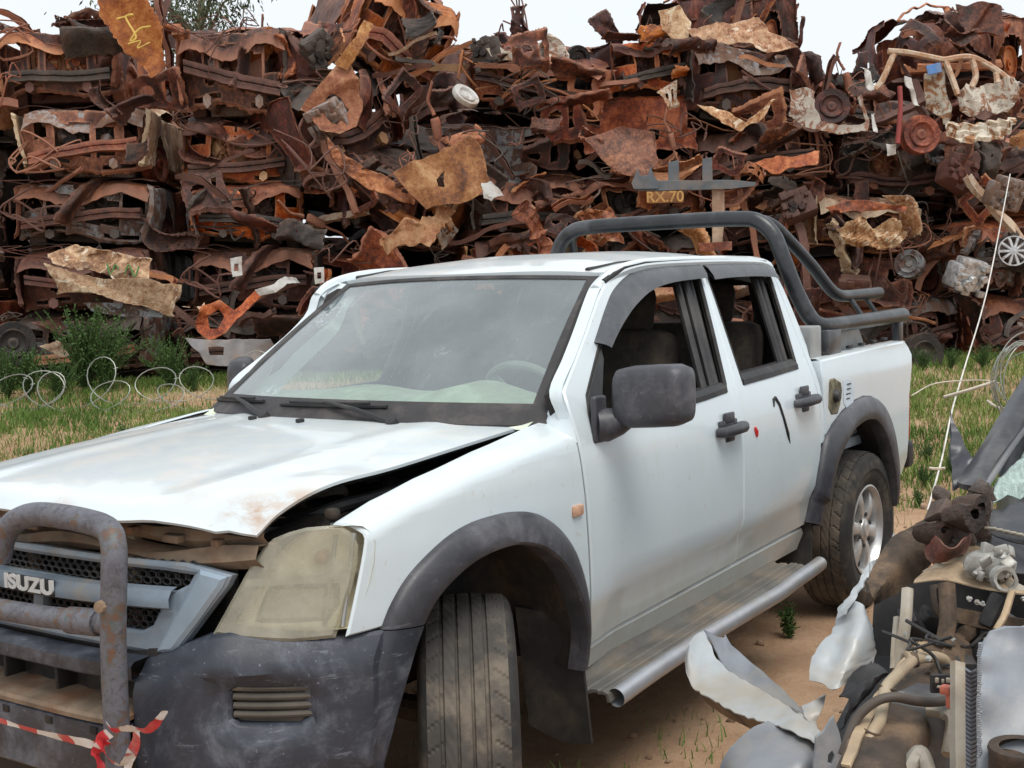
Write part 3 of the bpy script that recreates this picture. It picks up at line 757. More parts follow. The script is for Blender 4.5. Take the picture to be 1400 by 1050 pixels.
for (z0, z1, dx) in ((.985, 1.045, 0), (.945, .985, .03)):
    sp.loft([[(xm(y, z0)+dx, y, z0+.012*math.sin(y*9)) for y in np.linspace(-.66, .66, 30)], [(xm(y, z0)+dx+.03, y, (z0+z1)/2+.014*math.sin(y*9+.6)) for y in np.linspace(-.66, .66, 30)],
             [(xm(y, z0)+dx+.018, y, z1+.016*math.sin(y*11+1)) for y in np.linspace(-.66, .66, 30)], [(xm(y, z0)+dx-.05, y, z1+.012*math.sin(y*13)) for y in np.linspace(-.66, .66, 30)]])
for k in range(9):
    y = -.5+k*.13; sp.rbox((xm(y, 1)+.035, y, 1.012+.012*math.sin(y*9)), (.03, .03+.03*(k % 2), .022), .006)
for y in (-.5, -.2, .22, .5): sp.rbox((xm(y, 1)-.02, y, .72), (.03, .04, .56), .008)
sp.build('radiator_support', M_rad, T, 40)
ra = MB(); ra.rbox((.66, 0, .76), (.03, 1.1, .42), .01)
for k in range(46): ra.rbox((.68, 0, .565+k*.0087), (.006, 1.06, .003), .001)
ra.build('radiator', M_bay, T)

# ---- grille
def xg(y, z): return .845-.10*(abs(y)/.6)**2-.15*(z-.87)
def gmap(o=0): return lambda y, z: (xg(y, z)+o, y, z)
GO = [(0,.968),(.28,.961),(.49,.957),(.612,.932),(.60,.905),(.545,.83),(.478,.738),(.40,.733),(.20,.742),(0,.746)]
GO = GO+[(-y, z) for y, z in GO[-2:0:-1]]
H1 = [(0,.945),(.16,.944),(.30,.940),(.43,.936),(.512,.929),(.50,.905),(.462,.886),(.30,.892),(.10,.898),(0,.900)]
H1 = H1+[(-y, z) for y, z in H1[-2:0:-1]]
H2 = [(.02,.838),(.20,.846),(.30,.845),(.425,.842),(.405,.80),(.375,.785),(.30,.788),(.02,.795)]; H2b = [(-y, z) for y, z in H2[::-1]]
gr = MB(); panel(gr, GO, gmap(), (1, 0, 0), [H1, H2, H2b], .035, .008, .035, .006)
grille = gr.build('grille', M_grille, T)
# the broad slanting frame on each side
fr = [(.535,.945),(.607,.930),(.596,.905),(.545,.83),(.478,.741),(.425,.735),(.455,.79),(.49,.86)]
for q in (fr, [(-y, z) for y, z in fr[::-1]]): panel(MB(), q, gmap(.012), (1, 0, 0), (), .03, .010, .02, .008).build('grille_frame', M_grilleframe, grille)
hm = MB()     # honeycomb mesh
for row in range(4):
    for k in range(-18, 19):
        y = k*.029+(row % 2)*.0145; z = .948-row*.0145
        if abs(y) > .505: continue
        c = V3(gmap(-.022)(y, z)); pts = [c+V3((0, .0155*math.cos(RAD(60*i+30)), .0155*.62*math.sin(RAD(60*i+30))*1.0)) for i in range(6)]
        hm.tube(pts, .0032, 4, closed=True)
hm.build('grille_mesh', M_trim, grille); hm = {1: MB(), -1: MB()}
for row in range(4):
    for k in range(-14, 15):
        y = k*.029+(row % 2)*.0145; z = .838-row*.0145
        if abs(y) > .40 or abs(y) < .03: continue
        c = V3(gmap(-.022)(y, z)); pts = [c+V3((0, .0155*math.cos(RAD(60*i+30)), .0155*.62*math.sin(RAD(60*i+30)))) for i in range(6)]
        hm[1 if y > 0 else -1].tube(pts, .0032, 4, closed=True)
for k in (1, -1): hm[k].build('grille_mesh', M_trim, grille)
bx = MB(); bx.loft([[gmap(.004)(y, .842) for y in np.linspace(-.47, .47, 24)], [gmap(.022)(y, .850) for y in np.linspace(-.47, .47, 24)], [gmap(.026)(y, .872) for y in np.linspace(-.47, .47, 24)], [gmap(.018)(y, .893) for y in np.linspace(-.47, .47, 24)], [gmap(.0)(y, .898) for y in np.linspace(-.47, .47, 24)]])
bx.f = [q[::-1] for q in bx.f]; bx.build('grille_bar', M_grille, grille)
def letters(txt, size, ext, mat_, parent, name, M4, off=.004):
    cu = bpy.data.curves.new(name, 'FONT'); cu.body = txt; cu.size = size; cu.extrude = ext; cu.align_x = 'CENTER'; cu.align_y = 'CENTER'; cu.offset = off
    o = bpy.data.objects.new(name, cu); COL.objects.link(o); dg = bpy.context.evaluated_depsgraph_get()
    me = bpy.data.meshes.new_from_object(o.evaluated_get(dg)); bpy.data.objects.remove(o); me.transform(M4); me.materials.clear(); me.materials.append(mat_); me.name = name
    q = bpy.data.objects.new(name, me); COL.objects.link(q); q.parent = parent; return q
Mx = Matrix(((0, 0, 1, .872), (1.45, 0, 0, 0), (0, 1.0, 0, .8715), (0, 0, 0, 1)))
bk = MB(); bk.rbox((.868, 0, .8715), (.006, .205, .045), .002); bk.build('badge_plate', M_trim, grille)
letters('ISUZU', .052, .003, M_letter, grille, 'badge_lettering', Mx, .0022)

# ---- headlights
def xh(y, z): return .80-.36*(abs(y)/.86)**4-.25*(z-.9)
HL = [(.612,1.0),(.670,1.014),(.728,1.032),(.787,1.030),(.812,1.008),(.822,.98),(.8205,.883),(.812,.81),(.803,.762),(.727,.762),(.640,.772),(.562,.786),(.59,.86),(.625,.94)]
HL = [(.566,.787),(.60,.870),(.633,.954),(.652,.990),(.670,1.012),(.700,1.026),(.728,1.034),(.768,1.035),(.788,1.030),(.806,1.008),(.815,.98),(.817,.93),(.814,.883),(.806,.82),(.798,.762),(.727,.763),(.640,.775)]
def lens(): return panel(MB(), HL, lambda y, z: (xh(y, z)+.004*math.sin((y-.56)*9), y, z), (1, .4, .1), (), .03, .008, .008, .006)
def hl_build():
    m = lens(); a = m.build('headlight', M_lens, T); b_ = m.mirror().build('headlight', M_lens, T); return a, b_
hl = hl_build()
def bowl():
    m = MB(); q = inset(HL, .012); panel(m, q, lambda y, z: (xh(y, z)-.075, y, z), (1, .4, .1), (), .03, .004, -.05, .002)
    return m
sub('lamp_housing', bowl, M_bowl, hl)
def divs():
    m = MB(); m.loft([[(xh(y, .905)-.07, y, .905) for y in np.linspace(.62, .80, 9)], [(xh(y, .905)-.012, y, .915) for y in np.linspace(.62, .80, 9)], [(xh(y, .89)-.012, y, .897) for y in np.linspace(.62, .80, 9)], [(xh(y, .89)-.07, y, .89) for y in np.linspace(.62, .80, 9)]])
    for k, y in enumerate((.772, .80)): m.tube([(xh(y, z)-.012, y, z) for z in np.linspace(.785, 1.01, 8)], .006, 6)
    return m
sub('lamp_divider', divs, M_box, hl)
def reflect():
    m = MB(); rg = [(.612,.80),(.76,.795),(.775,.83),(.772,.885),(.64,.893),(.63,.87)]
    panel(m, rg, lambda y, z: (xh(y, z)-.066+.012*math.cos((y-.70)*14), y, z), (1, .4, 0), (), .03, .012, .02, .012); return m
sub('reflector_bowl', reflect, simple('lamp_bowl', (.26, .25, .19), .25, .3), hl)
def bulb():
    m = MB(); m.lathe([(0, .04), (.016, .035), (.018, .015), (.012, 0)], (.525, .735, .955), (1, .3, 0), 12); return m
sub('indicator_bulb', bulb, M_orange, hl)
# ---- front bumper
def xb(y): return .905-.45*(abs(y)/.885)**4
def btop(y): return float(np.interp(abs(y), [.0,.40,.47,.56,.61,.70,.80,.885], [.722,.726,.748,.782,.792,.772,.760,.762]))
def bump_map(y, z):
    zt = btop(y); k = float(sst(zt-.10, zt, z)); x = xb(y)-.055*k*k-.05*float(sst(.46, .38, z))
    # fog-lamp recess
    dy = max(0, abs(abs(y)-.687)-.068); dz = max(0, abs(z-(.612-.30*(abs(y)-.687)*.3))-.040); d = math.hypot(dy, dz)
    x -= .030*float(sst(.034, .004, d)); return (x, y, z)
pod = [(.40,btop(.40)),(.47,btop(.47)),(.56,btop(.56)),(.61,btop(.61)),(.70,btop(.70)),(.80,btop(.80)),(.860,.760),(.866,.70),(.866,.60),(.862,.50),(.85,.42),(.80,.385),(.70,.375),(.55,.375),(.42,.38),(.40,.45),(.405,.60)]
fogh = [(.627,.652),(.640,.660),(.74,.648),(.752,.640),(.756,.575),(.745,.562),(.64,.573),(.625,.585)]
def podb(): return panel(MB(), pod, bump_map, (1, .3, 0), [fogh], .028, .008, .05, .008)
bmp = MB(); y_ = np.linspace(-.41, .41, 26)
def bump_bar(z0, z1, dx, m):
    m.loft([[(xb(y)+dx-.05, y, z0) for y in y_], [(xb(y)+dx-.008, y, z0+.004) for y in y_], [(xb(y)+dx, y, z0+.012) for y in y_], [(xb(y)+dx, y, z1-.012) for y in y_], [(xb(y)+dx-.010, y, z1-.003) for y in y_], [(xb(y)+dx-.06, y, z1) for y in y_]])
bump_bar(.672, .728, 0, bmp); bump_bar(.40, .575, .02, bmp); bmp.f = [q[::-1] for q in bmp.f]
bumper = bmp.build('front_bumper', M_bumper, T, 45)
pb = podb(); pb.build('bumper_corner', M_bumper, bumper, 40); pb.mirror().build('bumper_corner', M_bumper, bumper, 40)
bf = bump_flare(); bf.build('bumper_flare', M_bumper, bumper); bf.mirror().build('bumper_flare', M_bumper, bumper)
def fogb():
    m = MB()
    for k in range(4):
        z = .588+k*.022; m.tube([(xb(y)-.042, y, z-.10*(y-.69)) for y in np.linspace(.622, .762, 8)], .0085, 8)
    m.sheet(lambda a, b: (xb(.62+.14*b)-.058, .615+.155*b, .56+.11*a), 2, 8); return m
M_fog = simple('fog_cover', (.085, .075, .062), .7, dirt=(.26, .20, .13), dirt_amt=.8)
fq = fogb(); fq.build('fog_lamp_cover', M_fog, bumper); fq.mirror().build('fog_lamp_cover', M_fog, bumper)
pl = MB(); pl.sheet(lambda a, b: (xb(-.41+.82*b)-.10+.125*a, -.41+.82*b, .612-.018*a+.002*math.sin(b*60)), 6, 40); pl.thick(.012)
pl.loft([[(xb(y)+.025, y, .594) for y in y_], [(xb(y)+.030, y, .585) for y in y_], [(xb(y)+.026, y, .572) for y in y_]]); pl.build('step_ledge', M_rad, bumper)
bs = MB(); bs.rbox((.80, 0, .60), (.05, .9, .30), .02)
for y in (-.3, -.1, .12, .3): bs.rbox((.86, y, .645), (.06, .012, .06), .003)
bs.build('bumper_beam', M_bay, bumper)
bh = MB()
for y in (-.05, .13, .30): bh.rbox((xb(y)+.0215, y, .548), (.004, .026, .018), .001)
split_build(bh, 'bolt_hole', M_bay, bumper)
lt = MB(); lt.sheet(lambda a, b: (.86-.10*a-.45*(abs(b*1.7-.85)/.885)**4*.9, b*1.7-.85, .40-.16*a), 4, 24); lt.build('lower_apron', M_bay, T)

# ---- bull bar
bb = MB()
hoop = spline([(.955,.435,.30),(.965,.448,.55),(.972,.462,.80),(.972,.478,.965),(.962,.470,1.035),(.945,.428,1.068),(.935,.34,1.078),(.932,.22,1.082),(.934,.13,1.078),(.942,.06,1.055),(.950,.02,1.01),(.952,.0,.955)], 6)
bb.tube(hoop, .0305, 16); bull = bb.build('bull_bar', M_bull, T, 60)
b2 = bb.mirror(); b2.build('bull_bar_hoop', M_bull, bull, 60)
mb_ = MB(); mb_.tube([(.955,-.462,.845),(.972,-.2,.835),(.975,.0,.832),(.972,.2,.835),(.955,.462,.845)], .027, 14); mb_.tube([(.968,.30,.838),(.960,.40,.842)], [.033, .033], 14); mb_.build('bull_bar_crossbar', M_bull, bull, 60)
bt = MB(); bt.lathe([(0, .014), (.014, .012), (.016, 0)], (1.003, .468, .90), (1, .2, 0), 8); bt.build('bull_bar_bolt', M_rad, bull)

# ---- side steps
def step():
    m = MB(); P = spline([(-.490,.975,.332),(-.75,.978,.352),(-1.1,.982,.370),(-1.45,.985,.380),(-1.75,.985,.385),(-1.92,.985,.398),(-2.10,.990,.412),(-2.19,.985,.416)], 5)
    m.tube(P, .030, 16, caps=False); return m
stp = both('side_step', step, M_silver, 60)
def steppl():
    xs = np.linspace(-.47, -2.10, 40); m = MB(); R_ = []
    for y, dz in ((.79,.085),(.805,.050),(.825,.022),(.845,.020),(.850,.026),(.872,.028),(.877,.022),(.892,.024),(.897,.032),(.918,.034),(.923,.028),(.938,.032),(.95,.028),(.955,.0)):
        R_.append([(x, y, .332+(-.49-x)*.046+dz*.75-.012) for x in xs])
    m.loft(R_); m.thick(.01)
    for x in (-.75, -1.4, -1.98): m.rbox((x, .78, .30+(-.49-x)*.046), (.06, .30, .03), .008)
    return m
sub('step_plate', steppl, M_stepplate, stp, 30)

# ---- wheels
def wheel_build(name, c, steer, R0=.375, Wd=.245, front=False):
    ca, sa = math.cos(steer), math.sin(steer); ax = V3((sa, ca, 0)); ex = V3((ca, -sa, 0)); c = V3(c)
    def L(px, ay, pz): return c+ex*px+ax*ay+V3((0, 0, pz))
    we = MB(); hw = Wd/2
    # tread crown with grooves, swept round
    prof = []
    gro = [-.070, -.028, .012, .052]; ys = np.linspace(-hw+.022, hw-.022, 61)
    for y in ys:
        r = R0-.010*(abs(y)/hw)**2.2
        for g in gro:
            if abs(y-g) < .0045: r -= .008
        prof.append((r, y))
    n = 300; tm = MB()
    rings = []
    for k in range(n):
        a = 2*math.pi*k/n; rr_ = []
        for r, y in prof:
            dd = 0; sh = abs(y)/hw
            if sh > .52: 
                if (k+int(abs(y)*90)) % 8 == 0: dd = .0045
            elif sh > .10:
                if (k+int(y*260)) % 6 == 0: dd = .0028
            r2 = r-dd; rr_.append(L(r2*math.cos(a), y, r2*math.sin(a)))
        rings.append(rr_)
    rings.append(rings[0]); tm.loft(rings)
    sw = [(R0-.010, hw-.022), (R0-.018, hw-.010), (R0-.034, hw-.002), (R0-.06, hw+.004), (R0-.085, hw+.006), (R0-.088, hw+.003), (R0-.11, hw+.001), (R0-.14, hw-.008), (R0-.152, hw-.016), (.214, hw-.022), (.205, hw-.03)]
    parent = bpy.data.objects.new(name, None); COL.objects.link(parent); parent.parent = T; parent.location = tuple(c)
    tr = tm.build('tyre_tread', M_tread, parent, 30)
    ty = MB()
    for sg in (1, -1): ty.lathe([(r, h*sg) for r, h in sw], c, ax, 72)
    ty.build('tyre_sidewall', M_tyre, parent, 40)
    rm = MB(); f = hw-.022
    rm.lathe([(.218, f+.002), (.220, f+.008), (.212, f+.010), (.205, f-.004), (.196, f-.03), (.190, -.08), (.20, -.1)], c, ax, 64)
    for k in range(6):
        a = RAD(60*k+12); pts = []
        for (r, hw_, h) in ((.045, .030, f-.018), (.085, .026, f-.006), (.13, .028, f-.004), (.17, .036, f-.010), (.200, .050, f-.020)):
            pts.append((r, hw_, h))
        for dz, sc in ((0, 1),):
            top = []; 
            for r, hh, h in pts:
                e = V3((math.cos(a), 0, math.sin(a))); t = V3((-math.sin(a), 0, math.cos(a)))
                def q(u, d): 
                    p = e*r+t*u; return L(p[0], d, p[2])
                top.append([q(-hh, h-.030), q(-hh, h-.006), q(-hh*.7, h), q(hh*.7, h), q(hh, h-.006), q(hh, h-.030)])
            rm.loft(top, mi=0)
    rm.lathe([(0, f+.004), (.028, f+.003), (.034, f-.002), (.052, f-.006), (.060, f-.018), (.062, f-.05)], c, ax, 32)
    rim = rm.build('rim', M_alloy, parent, 35)
    br = MB(); br.lathe([(.0, -.02), (.15, -.02), (.15, -.035), (.19, -.06)], c, ax, 40); br.build('brake_disc', M_under, parent)
    lg = MB()
    for k in range(6):
        a = RAD(60*k+42); p = L(.075*math.cos(a), f-.014, .075*math.sin(a)); lg.lathe([(0, .012), (.010, .010), (.010, 0)], p, ax, 6)
    split_build(lg, 'lug_nut', M_trim, rim)
    return parent
wheel_build('wheel', (-.04, .74, .345), RAD(-37), .378, .265); wheel_build('wheel', (-.04, -.74, .345), RAD(-37), .378, .265)
wheel_build('wheel', (-3.12, .765, .383), 0, .383); wheel_build('wheel', (-3.12, -.765, .383), 0, .383)
ch = MB(); ch.rbox((-1.5, .42, .46), (4.3, .08, .13), .02); ch.rbox((-1.5, -.42, .46), (4.3, .08, .13), .02); ch.tube([(-3.12, -.7, .38), (-3.12, .7, .38)], .05, 12); ch.lathe([(0, -.13), (.1, -.1), (.14, 0), (.1, .1), (0, .13)], (-3.12, 0, .38), (1, 0, 0), 16)
ch.tube([(-.04, -.6, .36), (-.04, .6, .36)], .04, 10); ch.rbox((-1.4, 0, .45), (1.8, 1.3, .04), .01); ch.tube([(-.6, .2, .45), (-3.0, .05, .45)], .04, 10)
ch.build('chassis', M_under, T)

# ---- roll bar
sbm = MB()
hp = spline([(-2.775,-.76,1.385),(-2.755,-.735,1.42),(-2.73,-.68,1.55),(-2.72,-.62,1.72),(-2.715,-.575,1.82),(-2.71,-.50,1.875),(-2.71,-.40,1.890),(-2.70,-.2,1.893),(-2.70,.2,1.893),(-2.71,.40,1.890),(-2.71,.50,1.875),(-2.715,.575,1.81),(-2.72,.62,1.70),(-2.73,.68,1.54),(-2.76,.735,1.42),(-2.82,.765,1.385),(-2.95,.785,1.382),(-3.3,.81,1.388),(-3.80,.832,1.397)], 5)
sbm.tube(hp, .037, 16); sbar = sbm.build('roll_bar', M_bar, T, 60)
s2 = MB(); s2.tube([(-2.82,-.765,1.385),(-2.95,-.785,1.382),(-3.3,-.81,1.388),(-3.80,-.832,1.397)], .037, 16); s2.build('side_rail', M_bar, sbar, 60)
for sg in (1, -1):
    s3 = MB(); s3.tube(spline([(-2.70,sg*.46,1.885),(-2.76,sg*.545,1.86),(-2.86,sg*.60,1.775),(-2.99,sg*.655,1.66),(-3.10,sg*.695,1.555),(-3.17,sg*.715,1.518),(-3.26,sg*.725,1.510),(-3.45,sg*.74,1.512),(-3.66,sg*.755,1.517)], 5), .029, 14)
    s3.build('second_tube', M_bar, sbar, 60)
    s4 = MB()
    for x in (-3.28, -3.50): s4.tube([(x, sg*.735, 1.50), (x-.01, sg*.80, 1.40)], .012, 8)
    s4.rbox((-2.83, sg*.80, 1.305), (.17, .05, .12), .008); s4.rbox((-3.74, sg*.825, 1.32), (.07, .04, .14), .01)
    split_build(s4, 'mounting_post', M_bar, sbar)
bxm = MB(); zz = 1.255
o_ = [(-2.86,1.20),(-2.86,1.365),(-3.33,1.378),(-3.50,1.20)]
bxm.loft([[(x, y, z) for x, z in o_] for y in (.60, .61, .74, .75)], True, caps=True); bxm.rbox((-2.63, .74, 1.29), (.14, .14, .20), .01)
split_build(bxm, 'wheel_box_cover', M_box, T)
# ---- cab back wall with its window, cabin floor
bw = MB(); panel(bw, [(-.80,.55),(-.86,1.0),(-.83,1.22),(-.68,1.62),(0,1.68),(.68,1.62),(.83,1.22),(.86,1.0),(.80,.55)], lambda y, z: (-2.50, y, z), (1, 0, 0), [[(-.60,1.27),(-.54,1.58),(.54,1.58),(.60,1.27)]], .1, .01, .03)
bw.build('cab_back_wall', M_dark, T)
fl_ = MB(); fl_.rbox((-1.5, 0, .50), (2.0, 1.6, .05), .01); fl_.rbox((-.53, 0, .85), (.04, 1.5, .62), .01); fl_.build('cabin_floor', M_dark, T)
hlin = MB(); hlin.sheet(lambda a, b: V3(roof_fn(.02+.96*a, .04+.92*b))-V3((0, 0, .045)), 12, 12); hlin.build('headliner', simple('headliner', (.16, .155, .14), .95), T)
for sg in (1, -1):
    bp_ = MB(); bp_.tube([(-1.67,sg*.74,.55),(-1.69,sg*.735,1.2),(-1.76,sg*.60,1.60)], .05, 8); bp_.build('b_pillar', M_dark, T)
    ap = MB(); ap.tube([(-.60,sg*.70,1.16),(-.80,sg*.655,1.38),(-1.03,sg*.595,1.56)], .024, 8); ap.build('a_pillar_trim', M_dark, T)
ds = MB(); ds.loft([[(x, y, z+.055*math.exp(-((y-.36)/.17)**2)+.03*math.exp(-((y+.15)/.2)**2)) for y in np.linspace(-.72, .72, 37)] for x, z in ((-.40,1.165),(-.55,1.225),(-.72,1.235),(-.80,1.18),(-.82,1.0),(-.78,.75))])
ds.build('dashboard', M_dash, T, 50)
sw_ = MB(); cS = V3((-.99, .36, 1.175)); aS = nrm((.80, 0, -.50)); sw_.tube([cS+.185*(math.cos(t)*nrm(np.cross(aS, (0, 1, 0)))+math.sin(t)*V3((0, 1, 0))) for t in np.linspace(0, 2*math.pi, 40)[:-1]], .015, 8, closed=True)
sw_.rbox(cS-aS*.0+aS*.03, (.06, .15, .12), .03)
for a in (0, 2.3, 4.0): sw_.tube([cS+aS*.02, cS+.18*(math.cos(a)*V3((0, 1, 0))+math.sin(a)*nrm(np.cross(aS, (0, 1, 0))))], .014, 6)
sw_.tube([cS+aS*.03, cS+aS*.30], .022, 8); sw_.build('steering_wheel', simple('wheel_rim_grey', (.28, .29, .26), .5), T)
def seat(cx, cy, wd, nm):
    m = MB(); R_ = np.array(Matrix.Rotation(RAD(-16), 3, 'Y')); m.rbox((cx, cy, .82), (.52, wd, .16), .06); m.rbox((cx-.33, cy, 1.12), (.15, wd, .62), .06, R_)
    s = m.build(nm, M_cloth, T)
    for k in ((0,) if wd < .8 else (-.36, .36)):
        h = MB(); h.rbox((cx-.44, cy+k, 1.50), (.10, .26, .20), .045, R_); h.tube([(cx-.40, cy+k-.06, 1.36), (cx-.43, cy+k-.06, 1.46)], .008, 6); h.tube([(cx-.40, cy+k+.06, 1.36), (cx-.43, cy+k+.06, 1.46)], .008, 6); h.build('headrest', M_cloth, s)
seat(-1.22, .38, .50, 'front_seat'); seat(-1.22, -.38, .50, 'front_seat'); seat(-2.02, 0, 1.30, 'rear_seat')
im = MB(); im.rbox((-.985, .02, 1.555), (.03, .22, .065), .014); im.tube([(-.985, .02, 1.57), (-1.0, .02, 1.635)], .01, 6); im.build('interior_mirror', M_trim, T)
tapeM = None
# ================================================================ GROUND, GRASS
def sand_mat():
    m, nt, P = mat('red_sand'); b = NB(nt); co = b.co()
    n1 = b.noise(co, .55, 6, .6); n2 = b.noise(co, 5, 8, .7); n3 = b.noise(co, 38, 6, .7); n4 = b.noise(co, 130, 3, .6)
    f = b.math('ADD', b.math('MULTIPLY', n1, .4), b.math('ADD', b.math('MULTIPLY', n2, .4), b.math('MULTIPLY', n3, .2)))
    c = b.ramp(f, [(.33, (.25, .155, .093)), (.48, (.42, .265, .165)), (.58, (.51, .345, .225)), (.70, (.58, .43, .30))])
    c = b.mix(b.math('MULTIPLY', b.step(n3, .60, .70), .45), c, (.12, .07, .045))
    c = b.mix(b.math('MULTIPLY', b.step(n4, .66, .72), .5), c, (.46, .36, .26))
    c = b.mix(b.math('MULTIPLY', b.step(n2, .60, .68), .35), c, (.10, .065, .04))
    b.L.new(c, P.inputs['Base Color']); P.inputs['Roughness'].default_value = .95; P.inputs['Specular IOR Level'].default_value = .2
    h = b.math('ADD', b.math('MULTIPLY', n3, .7), b.math('MULTIPLY', n4, .4)); b.L.new(b.bump(h, .8, .025), P.inputs['Normal']); return m
M_sand = sand_mat()
def gz(x, y):
    return float(ground_z(x, y)) + .018*noise.noise(Vector((x*1.3, y*1.3, 0)))+.010*noise.noise(Vector((x*4.1, y*4.1, 3)))
def axis_pts(lo, hi, mid, fine, near): 
    p = list(np.arange(mid-near, mid+near, fine)); s = fine; a = mid+near; b_ = mid-near
    R_ = []; L_ = []
    while a < hi: R_.append(a); s *= 1.22; a += s
    s = fine
    while b_ > lo: b_ -= s; L_.append(b_); s *= 1.22
    return np.array(L_[::-1]+p+R_+[hi])
us = axis_pts(-400, 400, 0, .12, 8); ds_ = axis_pts(-300, 700, 7.5, .12, 7.5)
vs = [yard(u, d) for d in ds_ for u in us]; nu_ = len(us)
vs = [(p[0], p[1], gz(p[0], p[1])) for p in vs]
g = MB(); g.add(vs, [(i*nu_+j, i*nu_+j+1, (i+1)*nu_+j+1, (i+1)*nu_+j) for i in range(len(ds_)-1) for j in range(nu_-1)])
tag(g.build('ground', M_sand, None, 180), 'reddish brown sandy ground of the scrapyard', None, None, 'structure')

def grass_mat(name, a_, b__, c_):
    m, nt, P = mat(name); b = NB(nt); co = b.co(); n = b.noise(co, 1.1, 4, .6); n2 = b.noise(co, 40, 2)
    c = b.ramp(b.math('ADD', b.math('MULTIPLY', n, .65), b.math('MULTIPLY', n2, .35)), [(.36, a_), (.5, b__), (.63, c_)])
    b.L.new(c, P.inputs['Base Color']); P.inputs['Roughness'].default_value = .7; P.inputs['Specular IOR Level'].default_value = .25; return m
G_green = grass_mat('grass_green', (.060, .125, .022), (.12, .20, .04), (.24, .28, .08))
G_dry = grass_mat('grass_dry', (.22, .18, .08), (.36, .30, .15), (.48, .42, .26))
G_leaf = grass_mat('weed_leaf', (.030, .065, .018), (.055, .105, .028), (.09, .14, .04))
def blades(n, ur, dr, dens, hmin, hmax, seed, wd=.006):
    r = NPR(seed); m = MB(); V, F = [], []; got = 0
    while got < n:
        u, d = r.uniform(*ur), r.uniform(*dr); p = yard(u, d); q = noise.noise(Vector((p[0]*.55, p[1]*.55, 7)))*.6+noise.noise(Vector((p[0]*2.3, p[1]*2.3, 2)))*.4
        if r.rand() > dens(u, d, q): got += .15; continue
        got += 1
        for _ in range(r.randint(2, 5)):
            x, y = p[0]+r.normal()*.035, p[1]+r.normal()*.035; z = gz(x, y)-.005; h = r.uniform(hmin, hmax)*(1+.6*max(0, q)); a = r.uniform(0, 6.28); l = r.uniform(.1, .8)*h; c, s = math.cos(a), math.sin(a); w_ = wd*r.uniform(.6, 1.4)
            a2 = r.uniform(0, 6.28); wx, wy = w_*math.cos(a2), w_*math.sin(a2); o = len(V)
            V += [(x-wx, y-wy, z), (x+wx, y+wy, z), (x+c*l*.35+wx*.7, y+s*l*.35+wy*.7, z+h*.6), (x+c*l*.35-wx*.7, y+s*l*.35-wy*.7, z+h*.6), (x+c*l, y+s*l, z+h)]
            F += [(o, o+1, o+2, o+3), (o+3, o+2, o+4)]
    m.add(V, F); return m
def den_g(u, d, q):
    k = float(sst(-.18, .14, q))
    base = .30+.70*k
    if d > 14.3: return .95
    if 12.7 < d < 14.3: return .06+.40*k
    if d < 8.2: return .45*k*k*float(sst(6.5, 8.2, d)) if u > 1.5 or u < -1.5 else .02*k
    return base
o = blades(38000, (-6.6, 6.6), (7.2, 15.2), den_g, .03, .105, 5, .0050).build('grass', G_green, None, 180); tag(o, 'short green grass growing between the truck and the scrap wall', None, None, 'stuff')
o = blades(6000, (-6.6, 6.6), (7.4, 15.0), lambda u, d, q: .12+.55*float(sst(.1, -.25, q)), .03, .12, 9, .0038).build('dry_grass', G_dry, None, 180); tag(o, 'dry straw coloured grass among the green', None, None, 'stuff')
o = blades(260, (-1.4, .9), (3.6, 6.4), lambda u, d, q: .35*float(sst(.0, .3, q)), .02, .06, 12, .003).build('ground_weeds', G_green, None, 180); tag(o, 'sparse tiny weeds on the sand beside the truck', None, None, 'stuff')
# small stones and clods
r = NPR(3); m = MB(); 
for k in range(900):
    u, d = r.uniform(-3, 3.2), r.uniform(3.2, 11); p = yard(u, d); s = r.gamma(1.6, .006)+.003; o_ = len(m.v)
    R3 = np.linalg.qr(r.normal(size=(3, 3)))[0]; oc = np.array([(1,0,0),(-1,0,0),(0,1,0),(0,-1,0),(0,0,.7),(0,0,-.7)])*s*(1+.4*r.rand(6, 1)); oc = oc@R3.T+V3((p[0], p[1], gz(p[0], p[1])+s*.25))
    m.add(oc, [(0,2,4),(2,1,4),(1,3,4),(3,0,4),(2,0,5),(1,2,5),(3,1,5),(0,3,5)])
tag(m.build('gravel', simple('stones', (.26, .17, .11), .9, var=.5, scale=20), None, 180), 'small stones and clods scattered on the sand', None, None, 'stuff')
# ================================================================ SCRAP WALL

